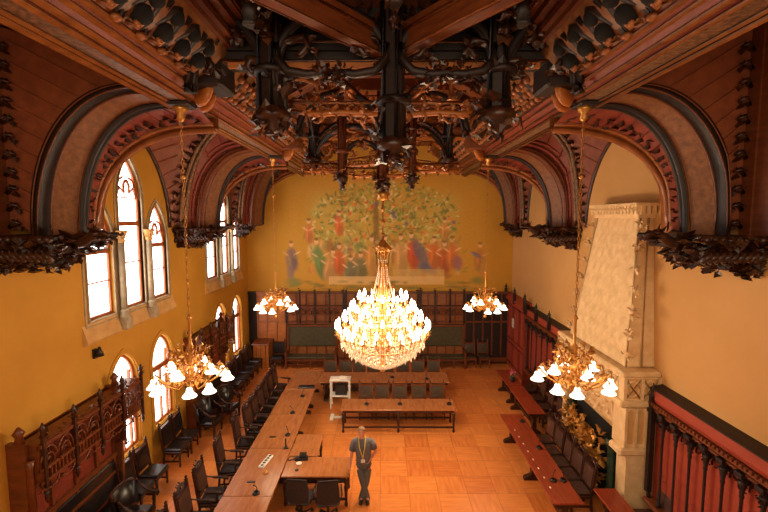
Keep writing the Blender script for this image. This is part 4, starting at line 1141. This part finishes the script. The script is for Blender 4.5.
# office swivel chairs
def swivel(x, y, rz, label):
    t = thing('swivel_chair', label, 'office chair', (x,y,0), rz)
    m = MB(); m.box(-.25,.25,-.26,.22,.42,.52,.05); m.build('seat', 'fabric_dark', t)
    b = MB(); b.loft([[(-.23,.24,.58),(0,.29,.58),(.23,.24,.58)],[(-.24,.25,.85),(0,.31,.85),(.24,.25,.85)],[(-.21,.29,1.1),(0,.33,1.1),(.21,.29,1.1)]])
    b.loft([[(-.23,.30,.58),(0,.35,.58),(.23,.30,.58)],[(-.24,.31,.85),(0,.37,.85),(.24,.31,.85)],[(-.21,.33,1.1),(0,.38,1.1),(.21,.33,1.1)]])
    b.add([(-.23,.24,.58),(-.24,.25,.85),(-.21,.29,1.1),(.21,.29,1.1),(.24,.25,.85),(.23,.24,.58),(-.23,.30,.58),(-.24,.31,.85),(-.21,.33,1.1),(.21,.33,1.1),(.24,.31,.85),(.23,.30,.58)], [(0,1,7,6),(1,2,8,7),(2,3,9,8),(3,4,10,9),(4,5,11,10)])
    b.build('backrest', 'fabric_dark', t)
    g = MB(); g.lathe([(.03,.08),(.03,.42)], n=8); g.tube([(0,.1,.42),(0,.3,.46),(0,.34,.75)], .025, 6); g.build('gas_column', 'black_metal', t)
    for i in range(5):
        a = 2*PI*i/5+.3; l = MB(); l.tube([(0,0,.12),(.3*cos(a),.3*sin(a),.08)], [.035,.022], 6); l.ball((.3*cos(a),.3*sin(a),.035), .035, 8, 5); l.build('leg', 'black_metal', t)
    for sx in (-1,1):
        r = MB(); r.tube([(sx*.24,.1,.47),(sx*.30,.08,.6),(sx*.29,-.02,.68),(sx*.29,-.18,.68)], .02, 6); r.build('armrest', 'black_metal', t)
swivel(-1.82, 8.82, R_(176), 'dark office chair at the desk, left of the two')
swivel(-1.22, 8.78, R_(187), 'dark office chair at the desk, nearer the standing man')

# ------------------------------------------------------------------ benches, lectern
def bench(x0, x1, label):
    t = thing('upholstered_bench', label, 'bench', ((x0+x1)/2, YB-.16, 0)); a = (x1-x0)/2
    MB().box(-a+.05, a-.05, -.10, 0, .85, 1.75, .03).build('back_cushion', 'leather_olive', t)
    MB().box(-a, a, -.62, -.1, .42, .52, .03).build('seat_cushion', 'leather_olive', t)
    f = MB()
    for u in (-a, a-.08): f.box(u, u+.08, -.66, 0, 0, .74); f.box(u, u+.08, -.14, 0, .74, 1.85)
    f.box(-a, a, -.64, -.1, .34, .42); f.box(-a, a, -.5, -.46, .1, .16); f.box(-a, a, -.12, 0, 1.75, 1.85)
    k = round(2*a/.6)
    for i in range(k+1): f.box(-a+i*2*a/k-.03 if 0 < i < k else (-a if i == 0 else a-.06), (-a+i*2*a/k+.03) if 0 < i < k else (-a+.06 if i == 0 else a), -.62, -.56, 0, .36)
    f.build('bench_frame', 'wood_mid', t)
bench(-4.35, -2.1, 'olive upholstered bench under the panelling left of the chandelier')
bench(1.5, 3.6, 'olive upholstered bench under the panelling right of the chandelier')
t = thing('lectern', 'plain orange brown wooden lectern in the far left corner', 'lectern', (-5.42, 18.5, 0))
m = MB(); m.prism([(-.33,-.25),(.33,-.25),(.30,.2),(-.30,.2)], 'z', .06, 1.08); m.box(-.37,.37,-.29,.24,0,.06); m.build('body', 'wood_orange', t)
m = MB(); m.prism([(-.32,1.10),(-.34,1.06),(.24,1.16),(.24,1.20)], 'x', -.38, .38)
o = m.build('reading_top', 'wood_mid', t)
m = MB()
for x in (-.2,0,.2): m.box(x-.012,x+.012,-.262,-.25,.12,1.02)
m.build('front_battens', 'wood_mid', t)

# ------------------------------------------------------------------ table-top things
def mic(x, y, rz, label, group):
    t = thing('conference_microphone', label, 'microphone', (x, y, .76), rz, group)
    b = MB(); b.lathe([(.075,0),(.08,.012),(.07,.035),(.04,.05)], n=10); b.box(-.05,.05,-.03,.05,.03,.05); b.build('base', 'black_metal', t)
    g = MB(); g.tube([(0,.03,.045),(0,.02,.14),(0,-.05,.22)], .008, 5); g.ball((0,-.06,.225), .018, 6, 4); g.build('gooseneck', 'black_metal', t)
mics = [((-2.72,8.55),'on the nearest visible window-side table'),((-2.6,11.0),'on the window-side table by the small square desk'),((-2.75,12.3),'at the joint of the third and fourth window-side tables'),((-2.68,13.5),'on the fourth window-side table segment'),
        ((-.55,12.9),'at the left end of the middle table'),((.5,12.9),'at the centre of the middle table'),((2.05,12.9),'at the right end of the middle table'),
        ((.3,15.15),'on the far table below the chandelier'),((1.55,15.0),'on the far table, right part'),
        ((3.98,11.75),'at the far end of the long reddish table'),((3.95,10.35),'in the middle of the long reddish table'),((3.78,9.0),'near end of the long reddish table, left one'),((4.0,9.0),'near end of the long reddish table, right one')]
for (x, y), w in mics: mic(x, y, rnd.uniform(-3,3) if abs(x) > 2.2 else 0, 'small black conference microphone ' + w, 'conference microphones')
t = thing('power_strip', 'white multi socket strip lying on the window-side table', 'power strip', (-2.83, 9.72, .76), R_(78))
MB().box(-.26,.26,-.07,.07,0,.05,.012).build('housing', 'white_plastic', t)
for i in range(5): MB().lathe([(.038,0),(.038,.006),(.03,.004)], (-.2+i*.1,0,.048), 10).build('socket', 'glass_dark', t)
t = thing('desk_stand', 'small dark upright card stand on the window-side table', 'stand', (-2.5,10.35,.76), .3)
MB().box(-.06,.06,-.05,.05,0,.02).build('base', 'black_metal', t); MB().bar((0,0,.02),(0,.03,.24), .03).build('upright', 'black_metal', t)
t = thing('desk_device', 'black electronic device on the left edge of the man\'s desk', 'device', (-2.0,9.84,.76), .1)
MB().box(-.16,.16,-.08,.08,0,.06,.015).build('housing', 'black_metal', t); MB().box(-.05,.12,-.03,.06,.06,.16,.01).build('display', 'glass_dark', t); MB().tube([(-.16,0,.03),(-.28,-.04,.02),(-.34,.04,.02)], .012, 5).build('cable', 'black_metal', t)
t = thing('small_bowl', 'small pale bowl on the desk by the device', 'bowl', (-2.02,9.62,.76)); MB().lathe([(.03,0),(.05,.01),(.07,.04),(.064,.04),(.04,.015)], n=12).build('bowl', 'white_plastic', t)
t = thing('coaster', 'tiny dark coaster near the front of the man\'s desk', 'coaster', (-2.03,9.4,.76)); MB().lathe([(.045,0),(.048,.008),(.04,.014)], n=12).build('disc', 'leg_wood', t)
t = thing('brass_bell', 'small brass bell on the window-side table behind the nearest microphone', 'bell', (-2.72,9.3,.76)); MB().lathe([(.06,0),(.06,.01),(.05,.03),(.03,.06),(.008,.07),(.008,.085)], n=12).build('dome', 'brass', t)
t = thing('laptop', 'closed dark flat laptop on the fifth window-side table', 'laptop', (-2.68,14.25,.76), .03); MB().box(-.28,.28,-.12,.12,0,.03,.008).build('body', 'black_metal', t); MB().box(-.27,.27,-.115,.115,.032,.045,.006).build('lid', 'glass_dark', t)
for (x, y), w in (((-2.95,8.95),'near the nearest microphone'), ((-2.98,10.9),'beyond the power strip')):
    tag(MB().box(x-.09,x+.09,y-.03,y+.03,.76,.775,.006).build('pen_case', 'leather_black'), 'slim dark pen case on the window-side table ' + w, 'pen case')
for i in range(8):
    y = 8.75+i*.36; tag(MB().box(3.60,3.63,y-.03,y+.03,.76,.772,.004).build('name_card', 'paper'), 'small white name card on the long reddish table, %s from the viewer' % ORD[i], 'name card', 'name cards on the long reddish table')
# white trolley with a monitor
t = thing('white_trolley', 'white two shelf trolley with papers between the far and middle tables', 'trolley', (-1.53, 14.42, 0))
m = MB(); m.box(-.36,.36,-.22,.22,.98,1.02,.01); m.build('top_shelf', 'white_plastic', t); m = MB(); m.box(-.34,.34,-.2,.2,.42,.45,.01); m.build('lower_shelf', 'white_plastic', t)
for sx in (-1,1):
    for sy in (-1,1):
        l = MB(); l.box(sx*.32-.02,sx*.32+.02,sy*.18-.02,sy*.18+.02,.06,.98); l.ball((sx*.32,sy*.18,.035), .035, 8, 5); l.build('leg', 'white_plastic', t)
t = thing('equipment_box', 'dark monitor standing on the lower shelf of the white trolley', 'monitor', (-1.5,14.42,.45)); MB().box(-.2,.2,-.12,.12,.0,.36,.02).build('case', 'black_metal', t); MB().box(-.17,.17,-.126,-.12,.05,.32).build('screen', 'glass_dark', t)
for i,(x,y,r) in enumerate(((-1.68,14.2,.1),(-1.42,14.3,-.2))):
    p = MB().box(-.13,.13,-.09,.09,0,.02+.015*i).build('paper_stack', 'paper', None, (x,y+.17,1.02)); p.rotation_euler = (0,0,r); tag(p, 'stack of white papers on the trolley, %s one' % ('left' if i == 0 else 'right'), 'papers')
t = thing('floor_stand_foot', 'small white T shaped stand foot on the floor left of the middle table', 'stand', (-1.72,13.55,0)); MB().box(-.06,.06,-.2,.2,0,.06,.01).box(.0,.42,-.05,.05,.0,.05,.01).build('foot', 'white_plastic', t)
# pink flowers
t = thing('flower_vase', 'dark vase of pink flowers on the farthest right table', 'vase', (4.6,14.75,.76))
MB().lathe([(.05,0),(.08,.06),(.07,.14),(.04,.2),(.05,.22)], n=10).build('vase', 'glass_dark', t)
MB().foliage((0,0,.28), .1, 24, .1).build('foliage', 'leaf_green', t); MB().foliage((0,0,.36), .09, 26, .08).build('blossoms', 'petal_pink', t)

# ------------------------------------------------------------------ the man
def skin_mesh(name, V_, E_, mat, parent, sub=2, extra=None, remesh=None):
    me = bpy.data.meshes.new(name); me.from_pydata([v[0] for v in V_], E_, []); o = bpy.data.objects.new(name, me); COL.objects.link(o)
    m = o.modifiers.new('Skin', 'SKIN'); m.use_smooth_shade = True
    for i, v in enumerate(V_):
        r = v[1]; me.skin_vertices[0].data[i].radius = (r, r) if not isinstance(r, tuple) else r
    me.skin_vertices[0].data[0].use_root = True
    s = o.modifiers.new('Sub', 'SUBSURF'); s.levels = sub; s.render_levels = sub
    me.materials.append(MATS[mat])
    if parent: o.parent = parent
    return o
man = thing('person', 'man in grey polo shirt and grey trousers with yellow lanyard, hand on desk', 'person', (-.47, 9.42, 0))
# local: x right in picture, -y toward the viewer
J = dict(pel=(.0,.02,.95), wai=(-.005,.02,1.08), che=(-.02,.02,1.30), sho=(-.03,.03,1.46), nek=(-.035,.01,1.54), hd0=(-.045,-.01,1.62), hd1=(-.05,-.02,1.71), hd2=(-.05,-.005,1.76),
  ls=(.155,.04,1.425), le=(.275,.06,1.17), lw=(.155,-.02,1.03), lh=(.125,-.06,.99),
  rs=(-.21,.03,1.425), re=(-.285,.02,1.15), rw=(-.315,-.09,.90), rh=(-.325,-.12,.83),
  lhip=(.085,.02,.90), lk=(.06,-.03,.50), la=(-.055,-.02,.10), lt=(-.07,-.15,.045),
  rhip=(-.09,.02,.90), rk=(-.02,-.05,.50), ra=(.075,-.02,.10), rt=(.095,-.15,.045))
rad = dict(pel=(.16,.115), wai=(.135,.09), che=(.15,.085), sho=(.08,.06), nek=.052, hd0=(.070,.082), hd1=(.076,.092), hd2=(.06,.07), ls=.062, le=.043, lw=.03, lh=(.04,.022), rs=.062, re=.043, rw=.03, rh=(.04,.022), lhip=.088, lk=.06, la=.042, lt=.035, rhip=.088, rk=.06, ra=.042, rt=.035)
chains = [('pel','wai'),('wai','che'),('che','sho'),('sho','nek'),('nek','hd0'),('hd0','hd1'),('hd1','hd2'),('sho','ls'),('ls','le'),('le','lw'),('lw','lh'),('sho','rs'),('rs','re'),('re','rw'),('rw','rh'),
  ('pel','lhip'),('lhip','lk'),('lk','la'),('la','lt'),('pel','rhip'),('rhip','rk'),('rk','ra'),('ra','rt')]
def sub_skel(names, grow, override={}):
    vs = []; ix = {}
    for n in names:
        r = rad[n]; r = tuple(x+grow for x in r) if isinstance(r, tuple) else r+grow
        ix[n] = len(vs); vs.append((override[n][0] if n in override else J[n], override[n][1] if n in override else r))
    return vs, [(ix[a], ix[b]) for a, b in chains if a in ix and b in ix]
def fingers(w, h, sx, curl):
    """five finger chains rooted in the palm; returns list of (points, radii)"""
    w, h = Vector(w), Vector(h); d = (h-w).normalized(); side = Vector((0,-1,0)); side = (side-d*side.dot(d)).normalized(); nrm = d.cross(side)*sx
    out = []
    for k, ln in enumerate((.072,.082,.078,.062)):
        u = (1.5-k)*.019; p = h+side*u; q = p+d*ln*.55+nrm*curl*ln*.3; r = q+d*ln*.4+nrm*curl*ln*.6
        out.append(([h-d*.02+side*u*.6, p+d*.02, q, r], [.011,.0095,.0088,.0075]))
    p = w+d*.03+side*.026; out.append(([w+d*.02, p, p+side*.028+d*.03+nrm*curl*.01, p+side*.036+d*.06+nrm*curl*.02], [.014,.0125,.0105,.0085]))
    return out
vs, es = sub_skel(list(J), 0)
body = skin_mesh('body', vs, es, 'skin', None)
dg = bpy.context.evaluated_depsgraph_get(); dg.update()
bmesh_ = bpy.data.meshes.new_from_object(body.evaluated_get(dg)); 
bb = MB(); bb.add([tuple(v.co) for v in bmesh_.vertices], [tuple(p.vertices) for p in bmesh_.polygons], True)
bpy.data.objects.remove(body)
for w, h, sx, cu in (('lw','lh',1,.5), ('rw','rh',-1,.35)):
    for pts, rr in fingers(J[w], J[h], sx, cu): bb.tube(pts, rr, 7)
hx, hy, hz = J['hd1']
bb.tube([(hx,hy-.080,hz+.02),(hx,hy-.098,hz-.01),(hx,hy-.112,hz-.035),(hx,hy-.09,hz-.05)], [.012,.015,.019,.012], 8)     # nose
bb.ball((hx,hy-.062,hz-.112), .032, 10, 6, (1.0,.8,.9)); bb.tube([(hx-.028,hy-.078,hz-.072),(hx,hy-.092,hz-.070),(hx+.028,hy-.078,hz-.072)], [.008,.012,.008], 6)
for q in (-1, 1): bb.ball((hx+q*.083,hy+.01,hz-.02), .03, 8, 5, (.45,.7,1.2)); bb.tube([(hx+q*.012,hy-.082,hz+.034),(hx+q*.034,hy-.082,hz+.040),(hx+q*.058,hy-.066,hz+.030)], .010, 6)
bo = bb.build('body', 'skin', man)
rm = bo.modifiers.new('Remesh', 'REMESH'); rm.mode = 'VOXEL'; rm.voxel_size = .0065; rm.use_smooth_shade = True
sm = bo.modifiers.new('Smooth', 'SMOOTH'); sm.factor = .5; sm.iterations = 2
for q in (-1, 1): MB().ball((hx+q*.034,hy-.080,hz+.016), .011, 8, 6).build('eye', 'glass_dark', man)
hr = MB()
nh = 14; rows = []
for i in range(7):
    a = PI/2*i/6*1.12; row = []
    for j in range(nh+1):
        b = 2*PI*j/nh; front = max(0, -sin(b)); lim = 1-.40*front
        aa = a*lim; row.append((hx+.086*sin(aa)*cos(b), hy+.016+.100*sin(aa)*sin(b), hz+.0+.092*cos(aa)))
    rows.append(row)
hr.loft(rows); ho = hr.build('hair', 'hair', man); so = ho.modifiers.new('Solid', 'SOLIDIFY'); so.thickness = .007; so.offset = 1
# clothes
def rings(mb, rows, n=20):
    mb.loft([[(cx+rx*cos(2*PI*j/n), cy+ry*sin(2*PI*j/n), z) for j in range(n+1)] for cx, cy, z, rx, ry in rows])
    for (cx, cy, z, rx, ry), flip in ((rows[0], 1), (rows[-1], 0)):
        mb.add([(cx+rx*cos(2*PI*j/n), cy+ry*sin(2*PI*j/n), z) for j in range(n)], [tuple(range(n))])
    return mb
m = MB(); rings(m, [(0,.02,.955,.180,.140),(-.004,.015,1.06,.174,.138),(-.012,.015,1.2,.184,.142),(-.02,.018,1.33,.202,.146),(-.026,.024,1.42,.198,.130),(-.03,.026,1.485,.15,.108),(-.034,.02,1.535,.074,.080)])
for q in (-1, 1): m.ball((-.028+q*.155,.033,1.425), .1, 14, 8, (1,.95,.9))
m.tube([(.12,.035,1.425),(.17,.04,1.41),(.215,.05,1.33),(.238,.055,1.25)], [.085,.088,.080,.076], 12)
m.tube([(-.17,.032,1.425),(-.215,.03,1.40),(-.245,.028,1.32),(-.268,.022,1.22)], [.085,.088,.080,.076], 12)
po_ = m.build('polo_shirt', 'shirt_grey', man)
m = MB(); rings(m, [(0,.015,.77,.11,.085),(0,.018,.81,.155,.108),(0,.02,.87,.178,.128),(0,.02,.93,.178,.136),(0,.02,.985,.170,.130)])
for h_, k_, a_ in (('lhip','lk','la'),('rhip','rk','ra')):
    A_, K_, B_ = Vector(J[h_]), Vector(J[k_]), Vector(J[a_])
    m.tube([A_, A_.lerp(K_,.35), A_.lerp(K_,.75), K_, K_.lerp(B_,.4), B_+Vector((0,.01,-.02)), B_+Vector((0,.005,-.055))], [.105,.105,.086,.076,.070,.068,.070], 14)
m.build('trousers', 'trouser_grey', man)
for k in ('l', 'r'):
    a, t_ = J[k+'a'], J[k+'t']
    m = MB(); m.ball((a[0],a[1]+.01,.055), .055, 10, 6, (1,1.15,1)); m.ball(((a[0]+t_[0])/2,(a[1]+t_[1])/2,.05), .052, 10, 6, (.95,1.7,.95)); m.ball((t_[0],t_[1]-.01,.04), .047, 10, 6, (1,1.35,.85)); m.build('shoe', 'shoe_leather', man)
m = MB()
for q in (-1, 1): m.tube([(-.035+q*.07,.06,1.54),(-.035+q*.078,-.07,1.52),(-.03+q*.06,-.150,1.38),(-.02+q*.018,-.152,1.20),(-.01,-.150,1.10)], .011, 5)
lo_ = m.build('lanyard', 'lanyard', man)
MB().box(-.055,.035,-.160,-.150,1.02,1.10).build('badge', 'paper', lo_)
m = MB(); m.tube([(.172*cos(b), .02+.128*sin(b), .985) for b in [2*PI*j/20 for j in range(21)]], .014, 6, False); m.build('belt', 'shoe_leather', man)

# ------------------------------------------------------------------ light
w = bpy.data.worlds.new('world'); S.world = w; w.use_nodes = True
bg = w.node_tree.nodes['Background']; bg.inputs[0].default_value = (1, .8, .58, 1); bg.inputs[1].default_value = .4
def area(name, loc, rot, sx, sy, e, col):
    l = bpy.data.lights.new(name, 'AREA'); l.shape = 'RECTANGLE'; l.size = sx; l.size_y = sy; l.energy = e; l.color = col
    o = bpy.data.objects.new(name, l); COL.objects.link(o); o.location = loc; o.rotation_euler = rot
area('rear_fill', (0, -1.6, 7.6), (R_(72), 0, 0), 8, 2.5, 330, (1, .78, .52))  # added fill light behind the camera, brightens surfaces facing the viewer
S.view_settings.view_transform = 'Standard'; S.view_settings.look = 'None'; S.view_settings.exposure = 0; S.view_settings.gamma = 1
